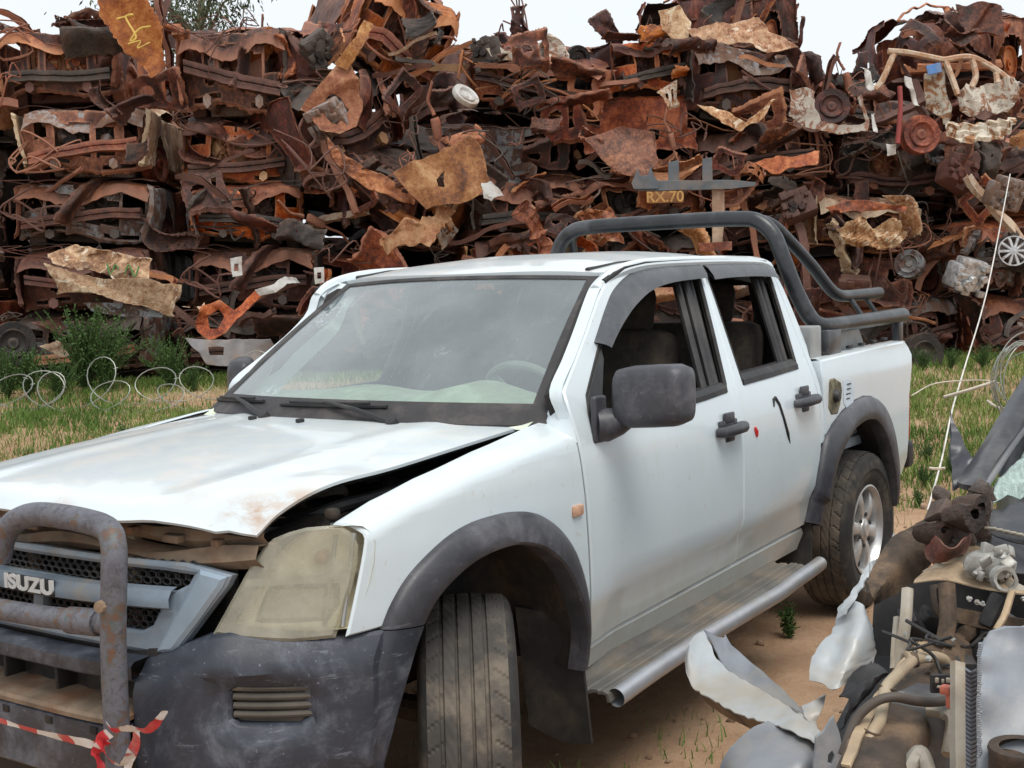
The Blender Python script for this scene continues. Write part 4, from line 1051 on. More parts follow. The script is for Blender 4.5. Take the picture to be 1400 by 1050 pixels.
def rust(name, stops, paint=None, thr=.62, gain=1.0, dust=.16):
    m, nt, P = mat(name); b = NB(nt); oi = b.n('ShaderNodeObjectInfo')
    add = b.n('ShaderNodeVectorMath', operation='ADD'); cmb = b.n('ShaderNodeCombineXYZ')
    for i, k in enumerate((37.0, 91.0, 53.0)): b.L.new(b.math('MULTIPLY', oi.outputs['Random'], k), cmb.inputs[i])
    b.L.new(b.co(), add.inputs[0]); b.L.new(cmb.outputs[0], add.inputs[1]); co = add.outputs[0]
    n1 = b.noise(co, 2.6, 8, .68, .6); n2 = b.noise(co, 17, 6, .7); n3 = b.noise(co, 6, 7, .7, 1.0)
    n4 = b.noise(co, 60, 4, .7)
    f = b.math('ADD', b.math('MULTIPLY', n1, .50), b.math('ADD', b.math('MULTIPLY', n2, .32), b.math('MULTIPLY', n4, .18)))
    f = b.math('ADD', f, b.math('MULTIPLY', b.math('SUBTRACT', oi.outputs['Random'], .5), .10))
    c = b.ramp(f, stops)
    if paint:
        pf = b.math('MULTIPLY', b.step(n3, thr-.04, thr+.03), .92); c = b.mix(pf, c, paint)
    g = b.n('ShaderNodeNewGeometry'); nz = b.sep(g.outputs['Normal'])[2]
    c = b.mix(b.math('MULTIPLY', b.math('MULTIPLY', b.step(nz, .3, .95), b.step(n2, .35, .65)), dust), c, (.34, .20, .11))
    hv = b.n('ShaderNodeHueSaturation'); b.L.new(c, hv.inputs['Color'])
    rw = b.n('ShaderNodeTexWhiteNoise', noise_dimensions='1D'); b.L.new(oi.outputs['Random'], rw.inputs['W']); cc = b.sep(rw.outputs['Color'])
    for i, (nm, lo_, hi_) in enumerate((('Hue', .486, .505), ('Saturation', .92, 1.16), ('Value', .68, 1.45))):
        mr = b.n('ShaderNodeMapRange'); b.L.new(cc[i], mr.inputs[0]); mr.inputs[3].default_value = lo_; mr.inputs[4].default_value = hi_; b.L.new(mr.outputs[0], hv.inputs[nm])
    c = hv.outputs[0]
    c = b.mix(b.math('MULTIPLY', b.step(g.outputs['Pointiness'], .52, .60), .55), c, tuple(min(1, q*1.25+.05) for q in stops[-1][1]))
    b.L.new(c, P.inputs['Base Color']); P.inputs['Roughness'].default_value = .62; P.inputs['Specular IOR Level'].default_value = .45
    b.L.new(b.bump(b.math('ADD', n2, b.math('MULTIPLY', n4, .6)), .7, .015), P.inputs['Normal']); return m
def st(*c, lo=.39, hi=.61): return [(lo+(hi-lo)*i/(len(c)-1), q) for i, q in enumerate(c)]
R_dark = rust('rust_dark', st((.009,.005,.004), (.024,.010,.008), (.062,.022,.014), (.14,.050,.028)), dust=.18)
R_mid = rust('rust_brown', st((.016,.008,.006), (.066,.022,.014), (.17,.054,.028), (.32,.125,.062)))
R_orange = rust('rust_orange', st((.05,.017,.011), (.18,.052,.022), (.36,.115,.040), (.50,.22,.09)))
R_ochre = rust('rust_ochre', st((.08,.030,.015), (.22,.082,.032), (.36,.165,.068), (.48,.29,.15)))
R_tan = rust('rust_tan', st((.08,.040,.022), (.22,.11,.05), (.42,.28,.16), (.52,.42,.28)), (.56,.50,.38), .60)
R_pale = rust('rust_pale_paint', st((.10,.05,.03), (.20,.09,.04), (.32,.15,.07), (.40,.24,.13)), (.50,.47,.40), .49)
R_grey = rust('rust_grey_paint', st((.02,.016,.014), (.06,.035,.025), (.11,.06,.04), (.20,.11,.07)), (.20,.21,.22), .52)
R_black = rust('rust_black', st((.006,.006,.006), (.016,.014,.013), (.035,.026,.022), (.07,.045,.032)), dust=.15)  # near-black; on inner parts the colour stands in for gap shade
R_void = simple('gap_shade', (.008, .007, .006), .9, bump=0)  # near-black meant as painted shade for the gaps, unused
R_alu = simple('dull_aluminium', (.55, .56, .57), .4, .6, var=.3, scale=20, dirt=(.16, .10, .06), dirt_amt=.7)
R_white = simple('bare_white', (.52, .52, .50), .5, var=.1, dirt=(.25, .14, .07), dirt_amt=.7)
R_plas = simple('old_bumper_grey', (.24, .235, .24), .6, var=.2, dirt=(.30, .20, .13), dirt_amt=.7)
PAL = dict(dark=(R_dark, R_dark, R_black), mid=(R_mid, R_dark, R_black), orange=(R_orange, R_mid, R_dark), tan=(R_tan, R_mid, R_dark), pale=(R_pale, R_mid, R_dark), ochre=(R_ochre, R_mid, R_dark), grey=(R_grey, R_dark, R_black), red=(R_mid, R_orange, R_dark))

def tri(t): return 4*np.abs(t-np.floor(t+.5))-1
def crumple(P, seed, amp, freq, n=4, gain=.55, lac=1.9):
    r = NPR(seed); P = np.asarray(P, float); o = P.copy()
    for k in range(n):
        d = r.normal(size=3); d /= np.linalg.norm(d); v = r.normal(size=3); v /= np.linalg.norm(v)
        o += tri(P@d*freq+r.rand())[:, None]*v*amp; amp *= gain; freq *= lac
    return o
def cr(mb, seed, amp, freq, n=4): mb.v = [tuple(p) for p in crumple(np.array(mb.v), seed, amp, freq, n)]; return mb
AMP = [1.0]
def msheet(fn, nu, nv, seed, amp=.04, freq=1.2, tear=.0, lip=.035, cut=None, th=.010):
    nu, nv = int(nu*1.9), int(nv*1.9)
    r = NPR(seed); m = MB(); g = np.array([[fn(i/nu, j/nv) for j in range(nv+1)] for i in range(nu+1)])
    v = g.reshape(-1, 3); v = crumple(v, seed+7, amp*AMP[0], freq*.9, 6, .50, 1.8)
    e = np.array([[min(i, nu-i, j, nv-j) for j in range(nv+1)] for i in range(nu+1)]).reshape(-1)
    jag = r.normal(size=v.shape)*.007; v[e == 0] += jag[e == 0]
    # turned-down lip round the border
    n = nrm(np.cross(g[-1, 0]-g[0, 0], g[0, -1]-g[0, 0])); v[e == 0] -= n*lip
    fs = []; drop = r.rand(nu, nv) < tear*.6
    for i in range(nu):
        for j in range(nv):
            if drop[i, j] or (cut and cut((i+.5)/nu, (j+.5)/nv)): continue
            fs.append((i*(nv+1)+j, (i+1)*(nv+1)+j, (i+1)*(nv+1)+j+1, i*(nv+1)+j+1))
    m.add(v, fs); return m.thick(th)
def car_parts(seed, front=True, crush=.62, cz=1.0):
    """meshes of one crushed car: x across, y away from its nose, z up; about 1.7 x 3.8 x 0.9"""
    AMP[0] = cz*.9
    r = NPR(seed); out = []; S = lambda: int(r.randint(1, 99999))
    def fin(name, mb, slot, fine=.02):
        v = np.array(mb.v); v = crumple(v, S(), fine*.6*cz, 2.0, 4)
        z = v[:, 2]; zz = np.where(z < .75, z*.86, .75*.86+(z-.75)*crush*.55); v[:, 2] = zz
        v = crumple(v, seed*13+1, .060*cz, .55, 4); v[:, 2] = np.maximum(v[:, 2], -.02)
        mb.v = [tuple(p) for p in v]; out.append((name, mb, slot))
    U = lambda a, b: float(r.uniform(a, b))
    buck = U(.10, .34)*(.5+.5*cz); hs1, hs2 = U(-.2, .2)*cz, U(-.15, .25)
    m = msheet(lambda a, b: ((a-.5)*1.46, -.06+1.0*b, .78+.10*b+buck*math.sin(math.pi*b)*(1-.7*abs(a-.5))+.06*math.sin(3*math.pi*a+hs1*9)+hs1*(a-.5)-.16*(1-b)**6), 14, 11, S(), .07, 1.3); fin('hood', m, 0, .03)
    # nose panel: lamp holes and a torn middle
    q = [U(-.06, .06)*cz for _ in range(8)]; bar = U(-.3, .3)
    def holes(a, b):
        x = (a-.5)*1.5; ax = abs(x)
        if .44+q[0] < ax < .64+q[1] and .50+q[2] < b < .86: return True
        if ax < .36+q[3] and .22+q[4]+.15*abs(x) < b < .80+q[5]-.2*ax and abs(x-bar) > .035: return True
        return (.2 < ax < .6 and .06 < b < .15) or (abs(x-q[6]*4) < .03 and b > .86)
    m = msheet(lambda a, b: ((a-.5)*1.56, .02+.20*abs(a-.5)**2*4-.05*math.sin(math.pi*b), .14+.64*b+.04*math.sin(a*7+q[7]*20)), 24, 15, S(), .055, 1.3, .0, .03, holes); fin('nose_panel', m, 0 if r.rand() < .6 else 1, .03)
    m = MB()
    for k in (-1, 1):
        if r.rand() < .8:
            cx = k*.20+U(-.05, .05); m.lathe([(.155, .0), (.165, .05), (.15, .05), (.14, .01), (.06, .0), (.05, -.05), (0, -.05)], (cx, .14, .48), (U(-.2, .2), 1, .1), 18)
            for t in range(7): m.tube([(cx, .12, .48), (cx+.14*math.cos(t*.9), .14, .48+.14*math.sin(t*.9))], .016, 4)
    m.rbox((0, .22, .45), (.78, .03, .5), .01); fin('cooling_fan', m, 2, .02)
    m = MB(); bz = U(.28, .42); sg = U(-.16, .16); bo = U(-.06, .06)*cz
    m.loft([[(x, y0+.12*abs(x)**2-.02, bz+z0+sg*x+bo*math.cos(x*2.5)) for x in np.linspace(-.66, .66, 26)] for y0, z0 in ((-.05, -.06), (-.09, -.055), (-.09, -.01), (-.075, 0), (-.09, .01), (-.09, .055), (-.05, .06), (.02, .06), (.02, -.06), (-.05, -.06))])
    fin('bumper_beam', m, 1, .03)
    for sgn in (-1, 1):
        def arch_(a, b): return ((a-.60)/.26)**2+((b-.02)/.60)**2 < 1
        fl = U(0, .18)
        m = msheet(lambda a, b: (sgn*(.80-.10*(1-a)**3-.06*b**3+fl*(1-a)*b), .0+1.18*a, .18+.64*b), 16, 10, S(), .07, 1.2, .0, .04, arch_); fin('fender', m, 0, .03)
        m = MB(); c = (sgn*.70, .70, .26)
        R_ = U(.25, .31); m.lathe([(.02, .11), (.06, .11), (.07, .06), (R_*.62, .05), (R_*.68, .09), (R_*.74, .10), (R_*.74, .07), (R_*.70, .0), (R_*.74, -.08)] + ([(R_*.8, -.1), (R_, -.08), (R_, .08), (R_*.8, .10), (R_*.74, .09)] if r.rand() < .6 else []), c, (sgn, -.25*sgn*sgn, 0), 22)
        fin('wheel', m, 2 if r.rand() < .5 else 1, .01)
        m = msheet(lambda a, b: (sgn*(.80-.05*b), 1.15+2.0*a, .16+.72*b), 14, 9, S(), .09, 1.0); fin('door_skin', m, 0, .03)
        m = MB(); P_ = [(sgn*.72, 1.0, .84), (sgn*U(.45, .7), 1.5, U(1.0, 1.3)), (sgn*.58, 2.3, 1.30), (sgn*.60, 3.0, 1.2), (sgn*.68, 3.45, .88)]
        m.tube(spline(P_, 6), .05, 6, flat=.5); m.tube([(sgn*.74, 2.1, .8), (sgn*U(.5, .7), 2.2, 1.3)], .045, 6); m.tube([(sgn*.78, .9, .2), (sgn*.78, 3.4, .18)], .06, 6); fin('pillar_frame', m, 1, .09)
    ry, rt = U(.75, 1.35), U(-.18, .18)
    m = msheet(lambda a, b: ((a-.5)*1.40, ry+1.75*b, 1.34-.34*abs(a-.5)**1.5+rt*(a-.5)-.20*(1-b)**3+.10*math.sin(b*5+rt*20)), 14, 14, S(), .14, .9, .0, .06); fin('roof', m, 0, .04)
    m = msheet(lambda a, b: ((a-.5)*1.5, 1.05+.02*b, .06+.84*b), 8, 6, S(), .06, 1.2); fin('firewall', m, 2)
    m = msheet(lambda a, b: ((a-.5)*1.55, .3+3.3*b, .08+.03*math.sin(9*a)), 6, 8, S(), .05, 1.0); fin('floor_pan', m, 2)
    m = MB(); m.rbox((U(-.2, .2), .5, .42), (.5, .42, .4), .05); m.rbox((U(-.3, .3), .45, .66), (.4, .22, .12), .03)
    for k in range(9): m.rbox((U(-.6, .6), U(.1, .7), U(.25, .72)), r.uniform(.06, .22, 3), .02, np.linalg.qr(r.normal(size=(3, 3)))[0])
    m.tube([(-.7, .75, .25), (.7, .75, .25)], .05, 8); m.tube([(-.36, -.05, .2), (-.36, 1.2, .2)], .06, 6); m.tube([(.36, -.05, .2), (.36, 1.2, .2)], .06, 6); m.rbox((0, .55, .16), (1.0, .22, .10), .03)
    fin('engine', m, 2)
    m = msheet(lambda a, b: ((a-.5)*1.45, 3.2+.62*b, .88-.04*b), 8, 6, S(), .07, 1.3); fin('boot_lid', m, 0)
    m = msheet(lambda a, b: ((a-.5)*1.5, 3.84+.1*math.sin(a*6), .14+.70*b), 16, 9, S(), .08, 1.3, .0, .03, lambda a, b: (abs(a-.5) > .32+q[0] and .42 < b < .8+q[1]) or (abs(a-.5) < .12 and .2 < b < .34)); fin('rear_panel', m, 0, .03)
    for nsh in range(3 if cz > .5 else 1):      # sheet torn loose and hanging over the front
        cx, cz, ang = U(-.7, .7), U(.25, .95), U(-1.4, 1.4); L, hh, cv, ca, sa = U(.35, .85), U(.12, .34), U(-.22, .22), 0, 0; ca, sa = math.cos(ang), math.sin(ang); ph = U(0, 6)
        def tsf(a, b, cx=cx, cz=cz, ca=ca, sa=sa, L=L, hh=hh, cv=cv, ph=ph):
            u, v = (a-.5)*L, (b-.5)*hh*(1-.5*a); return (cx+u*ca-v*sa, -.10+cv*math.sin(3*a+ph)+.08*math.cos(b*4), cz+u*sa+v*ca)
        fin('torn_sheet', msheet(tsf, 12, 6, S(), .06, 2.2, .0, .025), r.randint(0, 2), .03)
    p = np.array([U(-.8, .8), U(-.1, .1), U(.3, .9)]); w_ = [p]
    for k in range(26): p = np.array([np.clip(p[0]+U(-.5, .5), -.85, .85), np.clip(p[1]+U(-.15, .15), -.16, .35), np.clip(p[2]+U(-.3, .3), .12, 1.05)]); w_.append(p)
    m = MB().tube(spline(w_, 4), U(.008, .016), 5)
    fin('torn_pipework', m, 1, .0)
    AMP[0] = 1.0
    return out
CAR_MESH = {}
def car_variant(k):
    if k in CAR_MESH: return CAR_MESH[k]
    L = []
    for name, mb, slot in car_parts(100+k*17, crush=.5+.07*(k % 4), cz=.42 if k >= 11 else .85):
        o = mb.build(name, R_mid, None, 28); me = o.data; bpy.data.objects.remove(o); L.append((name, me, slot))
    CAR_MESH[k] = L; return L
N_VAR = 16
def link(name, me, m):
    o = bpy.data.objects.new(name, me); COL.objects.link(o); o.material_slots[0].link = 'OBJECT'; o.material_slots[0].material = m; return o
ORD = ['bottom', 'second', 'third', 'fourth', 'fifth', 'sixth']
STK = ['first', 'second', 'third', 'fourth', 'fifth', 'sixth', 'seventh', 'eighth', 'ninth']
PALW = dict(dark='dark brown', mid='rust brown', orange='orange rusted', tan='tan and rust', pale='pale painted rusty', ochre='ochre rusted', grey='grey and rust', red='reddish brown')
def place_car(k, px0, px1, py0, py1, d, yaw, pal, label, wid=1.72, hgt=.86, tilt=0., group='crushed cars stacked in the scrap wall', skip=()):
    """one crushed car filling the photo box px0..px1, py0..py1 (its size in metres at depth d)"""
    tilt = tilt*1.6+(.10 if k < 11 else .03)*math.sin(k*37.7+px0*1.3+py0); yaw = yaw+((14 if k < 11 else 5)*math.sin(k*17.3+px0*.7+py1) if abs(yaw) in (0, 180) and d < 17 else 0)
    c = W((px0+px1)/2, py1+6, d); sx = (px1-px0)/FPX*d; sz = (py1-py0+22)/FPX*d
    long_ = abs(math.sin(RAD(yaw))) > .7
    e = empty('crushed_car', c, label, 'crushed car', group)
    th = math.atan2(RH[1], RH[0])+RAD(yaw)
    e.rotation_euler = (tilt*.6, tilt, th)
    base = 3.8 if long_ else wid
    e.scale = ((1 if long_ else sx/base), (sx/base if long_ else 1), sz/hgt)
    mats = PAL[pal]; rp = NPR(int(abs(px0*7+py0*13))+k)
    for name, me, slot in car_variant(k % N_VAR):
        if name in skip: continue
        mt = mats[slot]
        if d < 17 and rp.rand() < .42: mt = (R_orange, R_dark, R_black, R_mid, R_ochre, R_mid, R_dark, R_black, R_orange, R_black, R_grey, R_dark, R_mid)[rp.randint(13)]
        o = link(name, me, mt); o.parent = e
        if abs(yaw) > 150 or long_: o.location = (0, -1.9, 0)
    if long_: pass
    elif abs(yaw) > 150: e.location = tuple(c+FH*1.9)
    if long_: e.location = tuple(c+FH*.85)
    return e
CARS = []
def stack(si, rows):
    for li, row in enumerate(rows):
        px0, px1, py0, py1, d, k, yaw, pal = row[:8]; tl = row[8] if len(row) > 8 else 0
        vw = 'side on' if abs(math.sin(RAD(yaw))) > .7 else ('nose outwards' if abs(yaw) < 90 else 'tail outwards')
        where = 'leftmost stack' if si == 0 else ('rightmost stack' if si == 8 else '%s stack from the left' % STK[si])
        n = len(rows); lay = 'top' if li == n-1 else (ORD[li]+' up' if li else 'bottom')
        place_car(k, px0, px1, py0, py1, d, yaw, pal, '%s crushed car, %s in the %s' % (PALW[pal], lay, where), tilt=tl)
stack(0, [(-195,0,400,505,15.4,13,0,'dark'),(-190,5,295,400,15.3,5,0,'mid',.03),(-200,0,190,295,15.6,8,0,'dark'),(-180,12,85,190,15.4,1,0,'mid',-.04)])
stack(1, [(8,215,428,510,15.3,13,0,'dark',.02),(20,222,335,432,15.2,11,0,'dark',-.02),(8,218,243,340,15.3,12,0,'mid',.01),(22,212,138,246,15.1,14,0,'tan'),(-4,172,30,140,15.2,15,0,'orange',-.02)])
stack(2, [(244,440,425,506,15.4,15,0,'dark',-.03),(252,442,335,430,15.3,12,0,'mid',.02),(256,424,252,338,15.2,4,0,'mid',-.02),(240,408,160,256,15.4,13,0,'dark',.03),(238,406,22,168,15.1,11,0,'mid',.02)])
stack(3, [(440,655,415,505,15.4,2,0,'dark',.05),(440,650,325,420,15.5,9,180,'mid',-.07),(425,620,215,330,15.4,5,0,'dark',.12),(415,600,90,222,15.4,3,40,'mid',-.22),(452,592,-25,110,15.5,7,25,'orange',.30)])
stack(4, [(645,840,410,503,15.5,1,0,'mid'),(640,830,325,415,15.4,0,0,'dark',-.05),(630,815,240,330,15.4,10,0,'mid',.10),(612,800,150,245,15.5,6,180,'dark',-.08),(618,830,72,160,15.3,2,0,'mid',.06)])
stack(5, [(830,1020,405,500,15.5,5,0,'dark'),(825,1000,315,408,15.5,8,0,'mid',.05),(800,990,222,318,15.4,3,0,'dark',-.10),(790,970,128,226,15.5,4,180,'mid',.08),(830,970,48,132,15.3,9,0,'red',-.05)])
stack(6, [(1010,1190,400,498,15.6,0,0,'mid'),(1000,1185,335,405,15.5,7,180,'dark',.04),(985,1170,252,338,15.5,2,0,'dark',-.03),(940,1135,165,255,15.4,10,0,'mid',.03),(930,1122,62,170,15.3,6,0,'grey',-.03),(890,1092,-8,75,15.4,1,90,'red',.05)])
stack(7, [(1180,1330,405,496,15.5,9,0,'grey'),(1110,1300,335,410,15.3,5,180,'mid',-.05),(1100,1262,268,345,15.0,8,0,'tan',.02),(1135,1330,190,275,15.5,3,0,'dark',.04),(1095,1215,95,195,15.4,0,0,'red',-.03)])
stack(8, [(1320,1500,400,495,15.5,6,0,'mid'),(1290,1470,300,405,15.4,4,0,'grey',.05),(1300,1500,190,305,15.5,2,0,'dark',-.04),(1215,1420,20,110,15.7,7,90,'red',.04)])
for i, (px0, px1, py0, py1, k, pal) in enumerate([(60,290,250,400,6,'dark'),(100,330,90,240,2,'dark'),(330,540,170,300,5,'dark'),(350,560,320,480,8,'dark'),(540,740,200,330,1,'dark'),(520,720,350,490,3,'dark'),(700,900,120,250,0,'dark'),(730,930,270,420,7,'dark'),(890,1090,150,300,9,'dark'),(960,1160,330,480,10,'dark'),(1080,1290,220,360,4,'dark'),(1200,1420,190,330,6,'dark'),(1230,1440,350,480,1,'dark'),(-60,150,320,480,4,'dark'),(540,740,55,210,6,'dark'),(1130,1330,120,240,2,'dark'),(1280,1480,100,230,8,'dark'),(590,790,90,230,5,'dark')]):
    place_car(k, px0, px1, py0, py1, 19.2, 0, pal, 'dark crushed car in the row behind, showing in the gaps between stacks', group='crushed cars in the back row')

# ---- loose scrap jammed between the bodies
def piece_panel(seed):
    r = NPR(seed); w_, h_ = r.uniform(.35, .9), r.uniform(.25, .6); bend = r.uniform(-.25, .25); tw = r.uniform(-.25, .25); ca = r.rand()
    m = msheet(lambda a, b: ((a-.5)*w_, bend*(a-.5)**2*3+tw*(a-.5)*(b-.5)*2, (b-.5)*h_*(1+.5*(a-.5)*(ca-.5)*2)), 14, 10, seed, .065, 1.6, 0, .05, (lambda a, b: (a-.3)**2+(b-.5)**2 < .02 or (abs(a-.7) < .08 and abs(b-.5) < .22)) if ca > .35 else None, .010); return m
def piece_beam(seed):
    r = NPR(seed); L = r.uniform(.6, 1.7); w_, h_ = r.uniform(.02, .05), r.uniform(.025, .06); k = r.uniform(-.12, .12); k2 = r.uniform(-.10, .10)
    R_ = []; sec = [(-w_, -h_), (w_, -h_), (w_, h_), (w_*.75, h_), (w_*.75, -h_*.6), (-w_*.75, -h_*.6), (-w_*.75, h_), (-w_, h_)]
    for t in np.linspace(-.5, .5, 16): R_.append([(t*L, k*(t*2)**2+s0, k2*math.sin(t*5)+s1) for s0, s1 in sec])
    m = MB().loft(R_, True, caps=True); return cr(m, seed, .03, 1.4, 5)
def piece_tangle(seed):
    r = NPR(seed); p = r.normal(size=3)*.1; q = [p]
    for _ in range(r.randint(10, 22)): p = np.clip(p+r.normal(size=3)*np.array([.30, .12, .22]), -.5, .5); q.append(p)
    return MB().tube(spline(q, 4), r.uniform(.007, .018), 5)
def piece_frame(seed):
    r = NPR(seed); w_, h_ = r.uniform(.5, .85), r.uniform(.4, .7)
    return msheet(lambda a, b: ((a-.5)*w_, .10*math.sin(3*a)*b, (b-.5)*h_+.1*(a-.5)), 18, 14, seed, .06, 1.4, 0, .05, lambda a, b: .22 < a < .78 and .25 < b < .80 and not (abs(a-.5) < .04 and r.rand() < 2 and seed % 3 == 0), .02)
def piece_fold(seed):
    r = NPR(seed); L = r.uniform(.6, 1.2); h_ = r.uniform(.18, .34); ph = r.uniform(0, 6)
    return msheet(lambda a, b: ((a-.5)*L, .14*math.cos(b*5+ph)+.06*math.sin(a*6+ph), (b-.5)*h_+.10*math.sin(a*4+ph)), 18, 12, seed, .06, 2.0, .02, .03, None, .010)
def piece_wheel(seed):
    r = NPR(seed); R_ = r.uniform(.22, .30)
    return MB().lathe([(.02, .06), (.05, .06), (.06, .02), (R_*.55, .0), (R_*.60, .05), (R_*.66, .07), (R_*.70, .07), (R_*.72, .05), (R_, .06), (R_*1.04, .0), (R_, -.10), (R_*.7, -.12), (R_*.6, -.05), (.02, -.04)], (0, 0, 0), (0, -1, 0), 30)
def piece_engine(seed):
    r = NPR(seed); m = MB(); m.rbox((0, 0, 0), (.5, .3, .36), .04); m.rbox((0, -.05, .22), (.44, .2, .12), .03)
    for k in range(14): m.rbox((r.uniform(-.26, .26), -.16+r.uniform(-.05, .05), r.uniform(-.2, .26)), r.uniform(.04, .14, 3), .012)
    for k in range(4): m.lathe([(0, .05), (.05, .05), (.06, .03), (.06, -.02)], (r.uniform(-.2, .2), -.18, r.uniform(-.15, .15)), (0, -1, 0), 12)
    return m
def piece_exhaust(seed):
    r = NPR(seed); m = MB(); q = spline([(-.7, 0, .05), (-.4, .05, -.03), (-.15, 0, 0)], 4); m.tube(q, .028, 7); m.lathe([(0, -.16), (.07, -.15), (.085, -.1), (.085, .16), (.06, .2), (0, .2)], (.05, 0, 0), (1, 0, .05), 12); m.tube(spline([(.25, 0, 0), (.5, -.05, .08), (.75, .06, .02)], 4), .026, 7); return cr(m, seed, .05, 1.2, 3)
KIND = {'crumpled_panel': (piece_panel, 'crumpled sheet panel', 'panel'), 'bent_beam': (piece_beam, 'bent steel beam', 'beam'), 'pipe_tangle': (piece_tangle, 'tangle of pipes', 'pipes'), 'door_shell': (piece_frame, 'gutted door shell', 'car door'),
        'folded_sheet': (piece_fold, 'folded body sheet', 'sheet'), 'scrap_wheel': (piece_wheel, 'bare wheel', 'wheel'), 'engine_block': (piece_engine, 'greasy engine block', 'engine'), 'exhaust_pipe': (piece_exhaust, 'bent exhaust pipe', 'exhaust')}
PIECE = {}
for kd, (fn, _, _) in KIND.items():
    nv = {'crumpled_panel': 12, 'bent_beam': 6, 'pipe_tangle': 5, 'door_shell': 3, 'folded_sheet': 8, 'scrap_wheel': 2, 'engine_block': 2, 'exhaust_pipe': 2}[kd]
    PIECE[kd] = []
    for i in range(nv):
        o = fn(1000+i*31+len(kd)).build(kd, R_mid, None, 26); PIECE[kd].append(o.data); bpy.data.objects.remove(o)
COLW = {R_dark.name: 'dark brown', R_mid.name: 'rust brown', R_orange.name: 'orange', R_ochre.name: 'ochre', R_tan.name: 'tan', R_pale.name: 'pale painted', R_grey.name: 'grey', R_black.name: 'near black', R_alu.name: 'dull silver'}
TALLY = {}
def put(kd, me, px, py, d, mt, rot, scl, label=None, group=None):
    o = link(kd, me, mt)
    o.location = tuple(W(px, py, d)); base = Matrix(((RH[0], FH[0], 0), (RH[1], FH[1], 0), (0, 0, 1)))
    from mathutils import Euler
    o.rotation_euler = (base @ Euler(rot).to_matrix()).to_euler(); o.scale = (scl,)*3
    tag(o, label, KIND[kd][2] if kd in KIND else kd, group); return o
rr_ = NPR(77); used = set(); count = 0
SKY = [(-40,40),(0,30),(60,40),(120,18),(190,20),(240,30),(330,40),(400,70),(450,40),(500,0),(580,5),(600,75),(640,70),(690,30),(770,22),(830,38),(870,44),(900,12),(950,-5),(1050,0),(1095,75),(1120,108),(1180,85),(1210,45),(1310,48),(1330,20),(1370,22),(1400,60),(1440,60)]
def skyl(x): return float(np.interp(x, [a for a, b in SKY], [b for a, b in SKY]))
for tries in range(3000):
    if count >= 285: break
    px = rr_.uniform(-40, 1440); top = count < 60
    py = skyl(px)+rr_.uniform(2, 34) if top else rr_.uniform(skyl(px)+25, 480)
    if px < 425 and not top and rr_.rand() < .80: continue
    si = int(np.clip((px+200)/180, 0, 8)); li = int(np.clip((505-py)/92, 0, 4))
    kd = rr_.choice(list(KIND), p=[.20, .22, .16, .04, .28, .005, .025, .07])
    mt = [R_dark, R_mid, R_orange, R_ochre, R_tan, R_pale, R_grey, R_black][rr_.choice(8, p=[.27, .36, .15, .04, .02, .015, .025, .12])]
    if kd == 'engine_block': mt = [R_black, R_grey, R_dark][rr_.randint(3)]
    if kd == 'pipe_tangle': mt = [R_dark, R_mid, R_black][rr_.randint(3)]
    if (kd, si, li, mt.name) in used: continue
    used.add((kd, si, li, mt.name)); count += 1
    rot = (rr_.uniform(-.6, .6), rr_.uniform(-1.5, 1.5)*(1 if rr_.rand() < .6 else .35), rr_.uniform(-.6, .6))
    where = 'leftmost stack' if si == 0 else ('rightmost stack' if si == 8 else '%s stack from the left' % STK[si])
    lab = '%s %s in the %s, %s layer' % (COLW[mt.name], KIND[kd][1], where, ['bottom', 'second', 'third', 'fourth', 'top'][li])
    put(kd, PIECE[kd][rr_.randint(len(PIECE[kd]))], px, py, rr_.uniform(14.7, 15.35)+(.3 if top else 0), mt, rot, rr_.uniform(.42, .88)*(1.15 if kd in ('bent_beam', 'pipe_tangle') else 1), lab, 'loose scrap sticking out of the wall')
# ================================================================ WRECKED CAR AT THE RIGHT
K_dkpaint = simple('wreck_dark_blue_grey', (.040, .043, .052), .30, .2, var=.2, dirt=(.16, .15, .14), dirt_amt=.5)
K_silver = simple('torn_silver_paint', (.38, .41, .43), .40, .15, var=.16, scale=5, dirt=(.38, .32, .24), dirt_amt=.75)
K_grey = simple('torn_grey_paint', (.20, .215, .24), .42, .25, var=.2, scale=5, dirt=(.34, .29, .22), dirt_amt=.5)
K_brown = simple('dusty_brown_metal', (.055, .038, .027), .75, var=.55, scale=11, bump=.5, dirt=(.24, .155, .09), dirt_amt=.75)
K_tan = simple('dusty_tan_metal', (.38, .285, .185), .8, var=.35, scale=9, bump=.4, dirt=(.13, .08, .05), dirt_amt=.8)
K_black = simple('wreck_black', (.014, .014, .016), .55, dirt=(.08, .07, .06), dirt_amt=.5)
K_cream = simple('cream_pipe', (.36, .295, .205), .55, var=.15, dirt=(.30, .20, .12), dirt_amt=.6)
K_slab = simple('grey_plastic_shroud', (.23, .255, .29), .55, var=.12, scale=10, dirt=(.42, .41, .39), dirt_amt=.55)
K_ali = simple('cast_alloy', (.38, .38, .36), .5, .4, var=.35, scale=25, dirt=(.20, .17, .13), dirt_amt=.6)
K_white = simple('white_bracket', (.34, .315, .265), .6, dirt=(.26, .19, .12), dirt_amt=.85)
K_glass = simple('crazed_glass', (.45, .58, .55), .25, var=.35, scale=60, bump=1.0)
wb = W(1330, 1000, 3.0); wb[2] = gz(wb[0], wb[1])
wreck = empty('wrecked_car', wb, 'wrecked dark grey car missing its bonnet, front end torn open beside the pickup', 'wrecked car')
